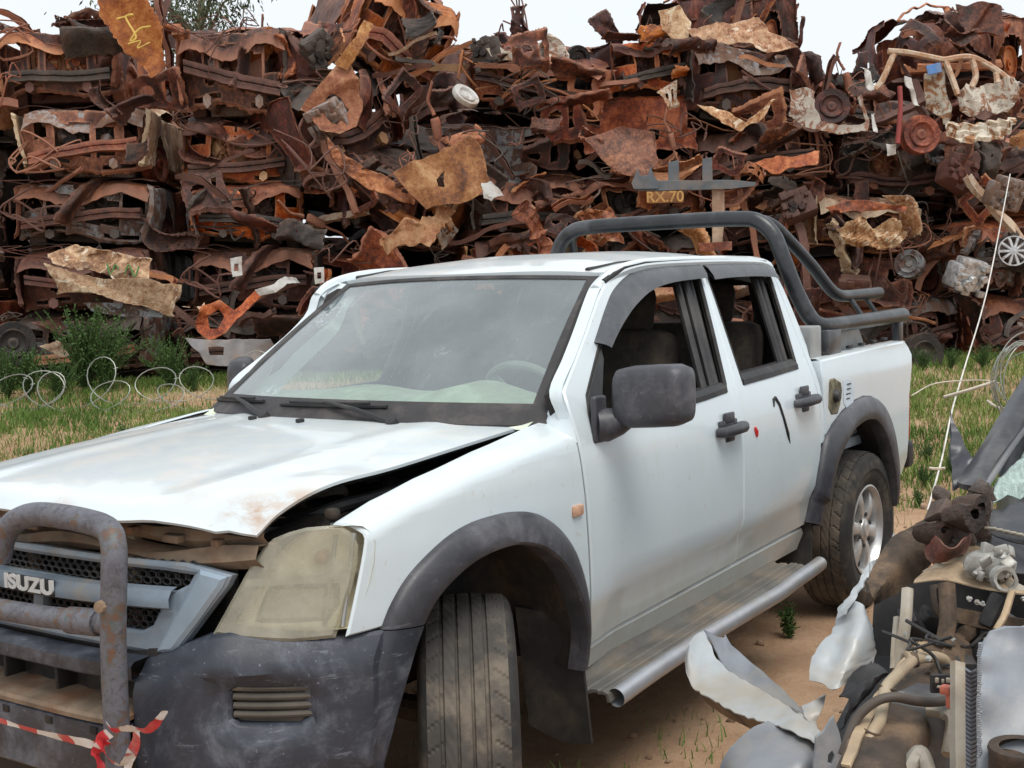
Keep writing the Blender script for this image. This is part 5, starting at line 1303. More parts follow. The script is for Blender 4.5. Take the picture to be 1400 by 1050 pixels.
def wpanel(pts, dep, th=.004, seed=0, amp=.012, fr=3., res=.05, holes=(), nz=4):
    """sheet metal whose outline is given as photo pixels with a depth for each corner"""
    P = np.array([(p[0]/100, p[1]/100) for p in pts]); D = np.array(dep, float) if hasattr(dep, '__len__') else np.full(len(pts), dep)
    def dd(a, b):
        w_ = 1/((P[:, 0]-a)**2+(P[:, 1]-b)**2+.004)**1.3; return float((w_*D).sum()/w_.sum())
    def mp(a, b): return W(a*100, b*100, dd(a, b))
    m = MB(); panel(m, [tuple(p) for p in P], mp, -CAM_F, [[(x/100, y/100) for x, y in h] for h in holes], res, .004, .012, .002)
    v = np.array(m.v); 
    if amp: v = crumple(v, seed+3, amp, fr, nz, .62, 1.8)
    m.v = [tuple(p) for p in v]; return m
def wp(name, pts, dep, mt, seed=0, amp=.010, fr=3., res=.06, holes=()):
    return wpanel(pts, dep, .004, seed, amp, fr, res, holes).build(name, mt, wreck, 40)
def wtube(pts, r, mt, name, n=10, sm=6):
    P = spline([W(*p) for p in pts], sm); return MB().tube(P, r, n).build(name, mt, wreck, 60)
# torn front wing, reaching out towards the pickup's step
A = [(943,861,3.55),(952,885,3.5),(972,925,3.42),(1010,950,3.28),(1055,972,3.08),(1098,990,2.93),(1121,1011,2.84)]   # fold / valley
def strip3(name, rows, mt, seed=1, amp=.008, sub_=5, th=.003, fr=4.):
    R_ = [spline([W(*p) for p in row], sub_) for row in rows]; n = min(len(q) for q in R_); C_ = [spline([q[i] for q in R_], 4) for i in range(n)]
    m = MB().loft(C_); v = crumple(np.array(m.v), seed, amp, fr, 6, .62, 1.9); m.v = [tuple(p) for p in v]; m.thick(th); return m.build(name, mt, wreck, 50)
strip3('torn_wing', [
    [(959,861,3.52),(985,905,3.40),(1025,935,3.25),(1068,958,3.08),(1100,980,2.93),(1124,1003,2.84)],
    [(948,868,3.50),(966,915,3.38),(1006,945,3.22),(1052,968,3.04),(1090,985,2.90),(1121,1008,2.82)],
    [(943,880,3.46),(952,930,3.34),(985,952,3.20),(1035,976,3.02),(1085,992,2.88),(1119,1012,2.80)],
    [(938,900,3.44),(943,936,3.32),(976,956,3.18),(1022,980,3.02),(1075,996,2.88),(1117,1016,2.80)]], K_silver, 3, .009, 8, .003, 4.)
strip3('wing_return', [
    [(990,862,3.62),(1004,881,3.52),(1045,915,3.34),(1083,950,3.12),(1106,978,2.98),(1126,1006,2.86)],
    [(985,868,3.58),(999,888,3.49),(1036,922,3.32),(1076,954,3.11),(1103,980,2.96),(1125,1006,2.85)],
    [(965,862,3.53),(990,905,3.40),(1028,935,3.25),(1070,958,3.08),(1101,980,2.93),(1124,1004,2.84)]], K_grey, 5, .010, 8, .003, 5.)
strip3('wing_underside', [
    [(942,938,3.34),(976,958,3.20),(1022,982,3.03),(1075,997,2.89),(1119,1017,2.80)],
    [(950,946,3.37),(980,972,3.24),(1026,996,3.08),(1078,1014,2.93),(1121,1028,2.83)]], K_brown, 6, .004)
wp('torn_wing_flap', [(1096,966),(1131,950),(1118,985),(1117,1000),(1104,985)], [3.0,3.02,2.95,2.88,2.93], K_silver, 8, .006)
# bumper skin curling under it
strip3('bumper_skin', [
    [(1052,985,2.95),(1030,995,2.95),(1006,1018,2.92),(985,1050,2.9),(975,1090,2.9)],
    [(1085,1000,2.90),(1062,1018,2.84),(1040,1040,2.80),(1022,1065,2.78),(1015,1100,2.78)],
    [(1112,1012,2.86),(1100,1035,2.78),(1088,1058,2.74),(1080,1085,2.72),(1078,1110,2.72)],
    [(1128,1018,2.86),(1125,1042,2.80),(1124,1062,2.78),(1124,1085,2.76),(1124,1110,2.76)]], K_grey, 9, .008)
wp('holed_bracket', [(1117,1008),(1128,1000),(1137,985),(1142,980),(1148,1002),(1153,1030),(1156,1062),(1112,1062)], 2.72, K_slab, 10, .006, 3., .06, [[(1132,1032),(1138,1026),(1141,1034),(1136,1046),(1131,1044)]])
# upper part of the wing standing on edge
strip3('torn_wing_top', [
    [(1152,829,3.22),(1140,855,3.16),(1122,885,3.08),(1107,930,3.0)],
    [(1166,823,3.18),(1156,858,3.10),(1143,900,3.04),(1126,936,2.98)],
    [(1180,828,3.15),(1174,862,3.06),(1166,905,3.0),(1146,942,2.95)],
    [(1188,836,3.18),(1194,860,3.12),(1194,890,3.08),(1188,912,3.04)]], K_silver, 14, .010, 8, .003, 5.)
strip3('crumpled_hem', [[(1191,906,3.02),(1176,922,2.98),(1160,934,2.95),(1143,944,2.93)], [(1196,912,2.98),(1182,928,2.94),(1166,938,2.92),(1148,950,2.9)], [(1212,922,2.9),(1198,934,2.86),(1180,944,2.86),(1160,956,2.86)], [(1208,934,2.88),(1192,950,2.86),(1172,962,2.86),(1140,990,2.86)]], K_black, 15, .014, fr=6.)
# inner wing, brown, from the strut tower down to the tear
strip3('inner_wing', [
    [(1274,706,3.42),(1248,718,3.40),(1223,735,3.36),(1204,762,3.30),(1187,790,3.22)],
    [(1296,712,3.36),(1268,738,3.34),(1240,765,3.30),(1212,795,3.24),(1192,812,3.18)],
    [(1306,735,3.36),(1280,760,3.34),(1252,790,3.30),(1222,812,3.26),(1197,826,3.22)]], K_brown, 17, .012)
strip3('torn_rim', [[(1226,728,3.40),(1205,755,3.34),(1188,768,3.28),(1170,800,3.22),(1148,846,3.14)], [(1219,744,3.35),(1200,768,3.30),(1186,790,3.24),(1174,818,3.18),(1158,842,3.12)]], K_silver, 18, .013, 8, .003, 7.)
# strut tower cluster
cl = MB(); r = NPR(21)
for k in range(34):
    p = W(r.uniform(1285, 1345), r.uniform(668, 768), r.uniform(3.2, 3.46)); cl.rbox(p, r.uniform(.015, .065, 3), .006, np.linalg.qr(r.normal(size=(3, 3)))[0])
for (x, y, d, R_) in ((1320,708,3.15,.035),(1278,730,3.2,.032),(1330,690,3.2,.03)): cl.lathe([(.012,.03),(R_,.03),(R_*1.1,.0),(R_*.9,-.05)], W(x, y, d), -CAM_F+.4*CAM_R, 18)
cr(cl, 4, .014, 7).build('strut_mount', R_black, wreck, 40)
strip3('rust_cup', [[(1264,738,3.25),(1268,762,3.2),(1285,772,3.15),(1312,758,3.15),(1322,745,3.2)], [(1272,722,3.2),(1285,740,3.12),(1300,750,3.08),(1318,735,3.12),(1325,722,3.2)]], R_dark, 23, .01)
# A-pillar, windscreen remains, dashboard
strip3('a_pillar', [[(1404,520,3.95),(1372,574,3.78),(1333,641,3.6),(1313,668,3.5)], [(1412,528,3.88),(1384,578,3.72),(1346,640,3.54),(1326,672,3.44)], [(1410,548,3.86),(1388,590,3.70),(1354,646,3.52),(1334,676,3.44)]], K_dkpaint, 25, .003, 6, .02)
wtube([(1412,570,3.84),(1385,604,3.70),(1358,645,3.56),(1334,680,3.46)], .014, K_grey, 'windscreen_trim')
wtube([(1404,562,3.9),(1376,605,3.74),(1344,655,3.56)], .026, K_black, 'pillar_gap_shade')  # black tube standing in for the shaded gap beside the pillar
wp('windscreen_shards', [(1350,684),(1362,662),(1384,640),(1410,606),(1440,580),(1460,640),(1440,690),(1400,676),(1372,684)], [3.5,3.56,3.62,3.75,3.9,3.8,3.6,3.6,3.52], K_glass, 27, .012, 8.)
wp('pillar_fin', [(1300,563),(1306,580),(1337,640),(1340,652),(1318,662),(1304,672),(1300,620)], [3.75,3.72,3.62,3.58,3.55,3.55,3.65], K_dkpaint, 28, .006)
strip3('cowl_panel', [[(1338,706,3.46),(1362,696,3.5),(1400,688,3.55),(1470,690,3.6)], [(1330,722,3.4),(1362,716,3.42),(1400,716,3.45),(1470,722,3.5)], [(1328,742,3.34),(1362,738,3.34),(1400,742,3.36),(1470,750,3.4)], [(1336,776,3.2),(1365,778,3.2),(1400,784,3.2),(1470,795,3.2)]], K_dkpaint, 29, .006)
strip3('cowl_grille', [[(1340,708,3.38),(1362,722,3.35),(1400,732,3.33),(1470,742,3.33)], [(1344,722,3.36),(1364,734,3.32),(1402,744,3.30),(1470,754,3.3)]], K_black, 30, .006)
cl = MB()
for k in range(9): cl.rbox(W(1354+k*9, 722+k*2.0, 3.30), (.012, .03, .006), .002)
split_build(cl, 'cowl_clip', K_white, wreck)
# front panel top sheets
strip3('slam_panel', [[(1272,776,3.22),(1300,752,3.25),(1330,744,3.28),(1345,748,3.25)], [(1254,790,3.12),(1300,778,3.12),(1345,790,3.08),(1400,806,3.0),(1460,815,2.95)], [(1250,796,3.08),(1290,792,3.06),(1340,802,3.02),(1400,812,2.95),(1460,822,2.9)]], K_tan, 31, .006)
wp('radiator_top_tray', [(1262,782),(1292,758),(1318,748),(1342,770),(1400,800),(1398,808),(1330,790),(1290,782)], [3.16,3.2,3.22,3.14,3.02,3.0,3.06,3.12], K_white, 32, .006)
cl = MB(); r = NPR(33)
cl.rbox(W(1350, 772, 3.05), (.07, .10, .06), .02)
for k in range(26): cl.rbox(W(r.uniform(1332, 1385), r.uniform(752, 792), r.uniform(2.98, 3.12)), r.uniform(.008, .034, 3), .004, np.linalg.qr(r.normal(size=(3, 3)))[0])
cl.lathe([(.02,.02),(.028,.02),(.03,-.01)], W(1372, 790, 2.95), -CAM_F, 18); cr(cl, 9, .006, 9).build('throttle_body', K_ali, wreck, 40)
# bay interior
bay = MB()
bay.loft([[W(1196, 800, 3.6), W(1300, 790, 3.62), W(1480, 800, 3.6)], [W(1190, 900, 3.5), W(1300, 900, 3.55), W(1480, 900, 3.5)], [W(1140, 1000, 3.1), W(1300, 1010, 3.1), W(1480, 1010, 3.1)], [W(1110, 1130, 2.7), W(1300, 1130, 2.7), W(1480, 1130, 2.7)]])
bay.thick(.01); bay.build('engine_bay', K_black, wreck)  # near-black backing sheet, put in as the shade behind the bay parts
cl = MB(); r = NPR(41)
for k in range(40): cl.rbox(W(r.uniform(1235, 1420), r.uniform(830, 1040), r.uniform(2.95, 3.25)), r.uniform(.02, .09, 3), .008, np.linalg.qr(r.normal(size=(3, 3)))[0])
cl.build('engine_lumps', K_black, wreck)
for pts, r_, mt in ([[(1241,806,3.02),(1238,850,2.98),(1228,915,2.95)], .015, K_white], [[(1227,845,3.02),(1224,880,2.98),(1222,915,2.95)], .010, K_white], [[(1294,800,3.02),(1296,845,2.98),(1290,882,2.95)], .022, K_brown], [[(1278,802,3.05),(1282,830,3.02),(1296,850,3.0)], .014, K_brown], [[(1384,808,2.9),(1374,840,2.88),(1362,862,2.86)], .008, K_tan], [[(1325,862,3.1),(1300,885,3.0),(1270,930,2.8)], .02, K_brown]):
    wtube(pts, r_, mt, 'bay_bracket', 6)
wp('cross_member', [(1306,830),(1350,838),(1440,850),(1440,874),(1350,860),(1308,850)], [3.05,3.0,2.9,2.88,2.98,3.03], K_brown, 46, .004)
# chassis rail, tan on top
strip3('chassis_rail', [[(1262,872,3.05),(1222,915,2.85),(1180,975,2.6),(1150,1040,2.42),(1130,1110,2.3)], [(1300,876,3.02),(1258,920,2.82),(1210,985,2.56),(1180,1045,2.38),(1160,1110,2.26)], [(1322,880,3.02),(1296,935,2.80),(1256,1000,2.54),(1225,1060,2.36),(1200,1120,2.25)], [(1330,905,3.05),(1305,965,2.82),(1262,1025,2.58),(1232,1080,2.4),(1210,1130,2.3)]], K_brown, 43, .004, 6, .006)
strip3('rail_top', [[(1256,880,3.0),(1216,925,2.80),(1176,985,2.55),(1150,1050,2.38)], [(1272,882,2.99),(1232,930,2.78),(1190,990,2.53),(1163,1052,2.36)]], K_tan, 44, .003, 6, .006)
wtube([(1295,912,2.86),(1290,902,2.84),(1274,898,2.8),(1250,902,2.74),(1238,912,2.70),(1224,926,2.66),(1213,938,2.62),(1208,955,2.58),(1203,985,2.53),(1194,1000,2.5),(1188,1015,2.48),(1188,1032,2.46),(1198,1046,2.44),(1215,1060,2.42)], .0125, K_cream, 'coolant_pipe', 12)
wtube([(1238,892,2.74),(1244,900,2.73),(1248,904,2.73)], .008, K_cream, 'pipe_stub', 8)
for (x, y, d, ax) in ((1250,902,2.74,(1,0,.1)),(1212,942,2.61,(.3,0,1)),(1192,1003,2.495,(.3,0,1))): MB().lathe([(.0125,-.006),(.017,-.006),(.017,.006),(.0125,.006)], W(x, y, d), RH*ax[0]+V3((0, 0, ax[2])), 18).build('hose_clip', K_brown, wreck)
wtube([(1152,1032,2.5),(1170,985,2.52),(1196,960,2.52),(1222,953,2.52),(1250,958,2.53),(1275,960,2.55),(1300,957,2.58)], .010, simple('brown_hose', (.07, .055, .045), .6), 'coolant_hose', 10)
# radiator, shroud and bits
strip3('radiator_side', [[(1312,908,2.44),(1312,960,2.40),(1312,1065,2.36)], [(1319,906,2.42),(1319,960,2.38),(1320,1065,2.34)]], K_white, 50, .001, 6, .02)
rd = MB(); rd.loft([[W(1320, y, 2.46) for y in (908, 1070)], [W(1345, y, 2.40) for y in (908, 1070)]]); rd.thick(.03); rd.build('radiator', K_black, wreck)
fn_ = MB()
for k in range(26):
    y = 915+k*6; fn_.tube([W(1320, y, 2.435), W(1328, y+5, 2.42), W(1341, y-1, 2.385)], .0035, 5)
fn_.build('radiator_fins', simple('fin_metal', (.20, .22, .26), .4, .4), wreck)
SH = [(1339,1075),(1339,960),(1340,905),(1345,880),(1356,864),(1375,857),(1405,856),(1470,862),(1470,1075)]
sh = wpanel(SH, [2.30,2.34,2.38,2.42,2.44,2.44,2.42,2.3,2.15], .02, 3, .002, 3., .06)
sh.build('fan_shroud', K_slab, wreck, 60)
hem = MB(); r = NPR(8)
for k in range(60): y = 880+k*3.2; hem.rbox(W(1339.5+r.uniform(-1.5, 1), y, 2.335-.0004*k), (.008, .006, .0035), .001)
hem.build('shroud_hem', K_slab, wreck)
cn = MB(); c = W(1394, 1062, 2.28); cn.lathe([(.034,.057),(.052,.057),(.054,.051),(.052,.045),(.053,-.32)], c, (0.05, 0, 1), 28); cn.lathe([(0,.034),(.050,.034)], c, (.05, 0, 1), 24); cn.build('rusty_canister', K_brown, wreck, 40)
pt = wp('label_plate', [(1274,923),(1309,923),(1309,948),(1274,948)], 2.5, K_black, 52, .0)
b_ = MB()
for k, (x, y, w_, h_) in enumerate(((1281,930,4,5),(1289,931,3,4),(1296,930,4,5),(1285,939,6,2),(1302,932,2,5))): b_.rbox(W(x, y, 2.49), (.0016*w_, .0016*w_, .0018*h_), .001)
b_.build('label_print', K_white, pt)
cp = MB(); cp.rbox(W(1293, 943, 2.46), (.022, .02, .018), .005); cp.rbox(W(1301, 958, 2.47), (.018, .02, .03), .005); cp.build('red_clamp', simple('faded_red', (.50, .14, .09), .6), wreck)
for pts, r_ in ([[(1268,972,2.6),(1290,976,2.58),(1302,985,2.56),(1300,1010,2.54),(1296,1032,2.52)], .014], [[(1238,1060,2.4),(1252,1034,2.42),(1260,1032,2.42),(1270,1060,2.4)], .016], [[(1245,993,2.75),(1262,996,2.72)], .02]):
    wtube(pts, r_, K_white, 'bay_bracket', 6)
bt_ = MB(); bt_.rbox(W(1262, 1000, 2.68), (.16, .14, .16), .012); bt_.build('battery', simple('battery_case', (.05, .055, .068), .5, dirt=(.2, .18, .15), dirt_amt=.5), wreck)
wr = MB(); r = NPR(61)
for k in range(5):
    p = [r.uniform(1245, 1330), r.uniform(860, 990), r.uniform(2.6, 2.95)]; q = [p]
    for _ in range(3): q.append([q[-1][0]+r.normal()*22, q[-1][1]+r.normal()*18, q[-1][2]+r.normal()*.05])
    wr.tube(spline([W(*s) for s in q], 5), r.uniform(.002, .005), 5)
split_build(wr, 'loose_wire', K_black, wreck)
sm = MB(); r = NPR(71)
for k in range(30):
    p = W(r.uniform(1200, 1400), r.uniform(800, 1045), r.uniform(2.62, 3.0)); sm.lathe([(0, .005), (.0035, .005), (.004, .0), (.007, 0), (.007, -.003)], p, -CAM_F+.6*r.normal(size=3), 6)
split_build(sm, 'bolt', K_ali, wreck)
for k in range(12):
    p = [r.uniform(1215, 1400), r.uniform(815, 1030), r.uniform(2.7, 3.0)]; q = [p]
    for _ in range(4): q.append([q[-1][0]+r.normal()*20, q[-1][1]+abs(r.normal())*22, q[-1][2]+r.normal()*.06])
    wtube([tuple(v) for v in q], r.uniform(.003, .008), (K_black, K_black, K_brown, K_black)[k % 4], 'bay_hose', 7, 6)
# rest of the body behind the cowl, beyond the picture's edge
ax_ = nrm(FH*.93+RH*.37); px_ = nrm(RH*.93-FH*.37); P0 = yard(1.30, 3.45)
def wk(s_, y, z): q = P0+ax_*s_+px_*y; return V3((q[0], q[1], gz(q[0], q[1])+z))
SEC = [(.10,.24),(.0,.30),(-.03,.50),(-.01,.72),(.05,.86),(.12,.905),(.30,.90),(.34,.80),(1.16,.80),(1.20,.90),(1.38,.905),(1.45,.86),(1.51,.72),(1.53,.50),(1.50,.30),(1.40,.24)]
bq = MB(); rings = []
for s_, k, dz in ((.06,1,0),(.5,1,0),(1.2,1,0),(1.9,1,.01),(2.3,.97,.02),(2.75,.94,0),(3.0,.88,-.03),(3.12,.72,-.06)): rings.append([wk(s_, .75+(y-.75)*k, z+dz*(z/.9)) for y, z in SEC])
bq.loft(rings, True, caps=True); v = crumple(np.array(bq.v), 12, .012, 1.6, 4); bq.v = [tuple(p) for p in v]; shell = bq.build('body_shell', K_dkpaint, wreck, 50)
bq = MB(); bq.sheet(lambda a, b: wk(.62+1.35*a, .16+1.18*b, 1.325+.05*math.sin(math.pi*b)-.05*(2*a-1)**2), 12, 12); bq.thick(-.03); bq.build('cabin_roof', K_dkpaint, wreck, 50)
for pts in ([(.06,1.43,.90),(.36,1.36,1.14),(.66,1.28,1.31)], [(1.15,.03,.90),(1.22,.10,1.12),(1.27,.17,1.31)], [(1.15,1.47,.90),(1.22,1.40,1.12),(1.27,1.33,1.31)], [(2.42,.08,.90),(2.2,.14,1.12),(1.95,.20,1.30)], [(2.42,1.42,.90),(2.2,1.36,1.12),(1.95,1.30,1.30)]):
    MB().tube(spline([wk(*p) for p in pts], 5), .035, 8).build('roof_pillar', K_dkpaint, wreck, 60)
for y in (-.035, 1.535):
    dm = MB(); dm.tube([wk(s_, y, z) for s_, z in ((.16,.84),(.13,.6),(.16,.34),(.6,.31),(1.1,.33),(1.14,.6),(1.12,.85))], .007, 5); dm.rbox(wk(1.0, y, .74), (.10, .10, .022), .008); dm.build('door_seam', K_black, shell)
def flat_wheel(s_, y):
    c = wk(s_, y, .27); m = MB(); m.lathe([(.04,.09),(.17,.08),(.19,.10),(.22,.11),(.27,.10),(.285,.05),(.285,-.05),(.27,-.10),(.18,-.11)], c, px_*(1 if y > .7 else -1), 36); m.build('wheel', K_black, wreck, 40)
for s_, y in ((-.58,.10),(-.58,1.40),(2.35,.02),(2.35,1.48)): flat_wheel(s_, y)
fr_ = MB()
for y in (.28, 1.22): fr_.tube([wk(.3, y, .33), wk(-.5, y, .36), wk(-1.05, y, .40)], .055, 6)
fr_.tube([wk(-1.05, .0, .40), wk(-1.05, 1.5, .40)], .05, 6); fr_.tube([wk(-.58, .1, .27), wk(-.58, 1.4, .27)], .04, 8); fr_.rbox(wk(-.45, .75, .55), (.5, .6, .4), .08, np.array([[ax_[0], px_[0], 0], [ax_[1], px_[1], 0], [0, 0, 1.]]))
fr_.build('front_subframe', K_black, wreck)
fw_ = MB(); fw_.sheet(lambda a, b: wk(.03+.01*math.sin(9*a), 1.5*a, .26+.62*b), 10, 6); fw_.thick(.02); fw_.build('firewall', K_black, wreck)
iw = MB(); iw.sheet(lambda a, b: wk(.05-.85*a, 1.46-.06*a+.03*math.sin(8*a), .42+.44*b*(1-.35*a)), 14, 7); v = crumple(np.array(iw.v), 31, .02, 3., 5); iw.v = [tuple(p) for p in v]; iw.thick(.006); iw.build('far_wing', K_grey, wreck, 45)
# ================================================================ SCRAP ONE CAN TELL APART
def hero(name, pts, dep, mt, label, cat, seed=0, amp=.05, fr=1.5, res=.06, holes=(), group=None):
    m = wpanel(pts, dep, .02, seed, amp*1.25, fr*1.1, min(res, .035), holes, 5); o = m.build(name, mt, None, 30); return tag(o, label, cat, group)
def htube(name, pts, r, mt, label, cat, n=8, sm=5):
    o = MB().tube(spline([W(*p) for p in pts], sm), r, n).build(name, mt, None, 50); return tag(o, label, cat)
def child_tube(name, pts, r, mt, par, n=6, sm=5): return MB().tube(spline([W(*p) for p in pts], sm), r, n).build(name, mt, par, 50)
M_yel = simple('yellow_spray', (.60, .42, .10), .7); M_grn = simple('green_spray', (.10, .20, .06), .7); M_blue = simple('blue_patch', (.06, .20, .50), .6, dirt=(.3, .3, .3), dirt_amt=.4)
hd1 = hero('bonnet', [(128,-40),(180,-22),(206,2),(230,38),(229,62),(226,92),(206,106),(172,72),(140,22)], [15.0,14.9,14.8,14.8,14.8,14.75,14.7,14.8,14.9], R_orange, 'orange rusty bonnet with yellow spray marks hanging over the leftmost stack', 'bonnet', 4, .04)
child_tube('spray_mark', [(160,26,14.72),(182,20,14.70),(172,24,14.7),(186,50,14.68),(178,56,14.68),(190,40,14.68),(206,36,14.68)], .012, M_yel, hd1)
child_tube('spray_mark', [(175,60,14.66),(192,56,14.66),(188,66,14.66),(205,58,14.66)], .009, M_yel, hd1)
hero('door_shell', [(411,147),(440,112),(466,84),(483,89),(495,140),(490,171),(462,187),(445,184)], [14.7,14.65,14.7,14.7,14.8,14.75,14.65,14.65], R_ochre, 'ochre door shell with a diamond window opening hanging on the third stack', 'car door', 6, .03, 1.5, .05, [[(438,146),(454,128),(469,134),(476,148),(462,170),(450,164)]])
hero('door_rail', [(456,88),(476,58),(500,28),(512,34),(492,66),(474,96)], [14.65,14.6,14.75,14.75,14.6,14.65], R_ochre, 'rusty strut rising from the ochre door shell to the third stack top', 'strut', 8, .02)
hero('bent_sill', [(446,186),(474,214),(520,240),(566,262),(562,276),(510,262),(470,236),(448,206)], 14.6, R_ochre, 'ochre bent sill beam running under the diamond door shell', 'beam', 9, .04)
tgp = hero('tailgate_panel', [(541,236),(606,202),(644,186),(655,200),(672,247),(652,271),(586,285),(565,267)], [14.35,14.4,14.5,14.5,14.45,14.35,14.3,14.3], R_ochre, 'big ochre tailgate panel with a tear, middle of the fourth stack', 'tailgate', 11, .03, 1.2, .06, [[(598,246),(607,232),(608,256),(602,256)]])
hero('light_panel', [(658,250),(672,248),(684,262),(672,276),(660,270)], 14.4, R_white, 'pale torn scrap at the lower corner of the ochre tailgate panel', 'scrap')
hero('orange_fold', [(520,325),(560,300),(590,296),(612,276),(626,282),(610,312),(585,335),(545,338),(515,335)], [14.4,14.3,14.4,14.4,14.5,14.4,14.3,14.3,14.4], R_ochre, 'crumpled ochre wing below the ochre tailgate panel', 'panel', 13, .07, 1.6)
hero('orange_fold', [(698,285),(715,276),(733,290),(752,318),(760,338),(740,336),(722,318),(704,306)], [14.4,14.3,14.4,14.5,14.5,14.5,14.4,14.4], R_ochre, 'curled orange sheet just above the pickup roof', 'panel', 14, .08, 1.8)
hero('orange_fold', [(782,300),(812,284),(838,280),(846,300),(850,330),(820,330),(800,326)], 14.45, R_ochre, 'tan crumpled sheet seen through the roll bar hoop', 'panel', 15, .07, 1.8)
hero('brown_door', [(800,190),(850,172),(896,180),(900,220),(880,245),(850,240),(828,226)], [14.6,14.7,14.7,14.6,14.5,14.5,14.55], R_mid, 'flat rust brown door panel above the forklift carriage', 'panel', 16, .02, 1.)
hero('fold_panel', [(900,16),(930,8),(945,30),(940,52),(920,54),(905,40)], 14.9, R_tan, 'light brown folded panel on top of the sixth stack', 'panel', 17, .03)
hero('roof_skin', [(938,44),(985,36),(1040,30),(1085,62),(1060,68),(1010,56),(955,58)], [14.9,14.8,14.8,14.9,14.8,14.75,14.8], R_tan, 'long brown roof skin lying over the sixth stack', 'roof panel', 18, .04)
hero('orange_sheet', [(1027,224),(1060,216),(1100,206),(1123,208),(1117,222),(1086,228),(1054,236)], [14.5,14.4,14.4,14.4,14.35,14.35,14.4], R_orange, 'bright orange curved sheet above the roll bar end', 'panel', 19, .03)
hero('orange_sheet', [(1128,284),(1160,278),(1200,276),(1240,282),(1236,290),(1190,290),(1150,292)], 14.4, R_orange, 'thin orange sheet over the tan bumper', 'panel', 20, .04)
tb = hero('tan_bumper', [(1136,306),(1180,302),(1234,308),(1236,322),(1231,338),(1200,340),(1170,337),(1150,322)], [14.4,14.3,14.3,14.4,14.35,14.3,14.3,14.3], R_tan, 'tan crumpled tailgate above the pickup bed', 'tailgate', 21, .06, 2.6)
hero('pale_sheet', [(955,142),(990,152),(1020,168),(1048,140),(1062,136),(1040,166),(1012,178),(985,170)], 14.5, R_tan, 'curved pale bumper skin hanging from the sixth stack', 'bumper', 22, .03)
hero('pale_sheet', [(740,62),(752,46),(766,60),(782,88),(764,96),(760,84),(738,84)], 14.9, R_pale, 'cream painted scrap on top of the fifth stack', 'scrap', 23, .06, 2.)
hero('pale_sheet', [(664,68),(682,62),(700,72),(702,84),(672,78)], 14.9, R_pale, 'cream corner of sheet on the fourth stack top', 'scrap', 24, .03)
hero('pale_sheet', [(1310,0),(1370,12),(1368,52),(1316,48),(1312,20)], [15.3,15.2,15.2,15.2,15.3], R_mid, 'square rusty box section standing on the rightmost stack', 'scrap', 25, .06, 1.2)
# left lower tan nose
b1 = hero('bonnet', [(66,346),(97,337),(150,342),(207,354),(207,388),(162,380),(107,371),(71,360)], [14.5,14.5,14.5,14.6,14.4,14.3,14.3,14.4], R_tan, 'tan bonnet with green spray scribble low in the leftmost stack', 'bonnet', 30, .04, 2.)
child_tube('spray_mark', [(146,360,14.36),(152,376,14.34),(158,362,14.34),(168,378,14.33),(176,362,14.34),(184,378,14.34),(190,364,14.36)], .011, M_grn, b1)
hero('front_beam', [(65,366),(110,368),(180,386),(252,392),(250,404),(230,424),(180,412),(116,406),(76,400)], [14.3,14.25,14.2,14.3,14.3,14.2,14.15,14.15,14.2], R_tan, 'tan bumper beam with torn ends below the scribbled bonnet', 'bumper beam', 31, .05, 2.4)
hero('front_beam', [(112,412),(160,414),(226,424),(222,434),(170,434),(124,424)], 14.25, R_grey, 'blue grey strip under the tan bumper beam', 'bumper strip', 32, .03)
hero('hook_panel', [(264,442),(274,420),(298,414),(318,424),(352,396),(358,404),(322,436),(308,456),(284,463),(268,457)], [14.3,14.2,14.2,14.25,14.4,14.4,14.2,14.15,14.15,14.25], R_orange, 'orange hooked piece of bodywork at the foot of the second stack', 'scrap', 39, .03, 1.5, .04, [[(280,434),(296,426),(304,432),(298,446),(284,450)]])
hero('white_strip', [(351,398),(376,384),(406,377),(410,384),(386,394),(356,406)], 14.3, R_white, 'white strip of bodywork low in the second stack', 'scrap', 34, .03)
hero('white_strip', [(314,354),(330,352),(331,378),(318,380)], 14.4, R_white, 'small white bracket with a square hole, low in the second stack', 'bracket', 35, .01, 2, .03, [[(320,362),(326,362),(326,372),(320,372)]])
hero('white_strip', [(429,366),(443,365),(443,387),(431,388)], 14.4, R_white, 'small white bracket next to the windscreen corner', 'bracket', 36, .01, 2, .03, [[(434,372),(439,372),(439,381),(434,381)]])
vb = hero('van_bumper', [(250,464),(300,466),(372,464),(380,478),(372,496),(330,500),(285,498),(272,484)], [13.9,13.8,13.8,13.9,13.9,13.8,13.8,13.8], R_plas, 'grey plastic bumper lying at the foot of the second stack', 'bumper', 37, .02, 1.5, .05, [[(286,476),(308,476),(308,486),(288,486)]])
hero('pale_sheet', [(52,474),(80,470),(122,482),(118,492),(80,488)], 14.0, R_tan, 'pale panel lying in the weeds under the leftmost stack', 'panel', 38, .03)
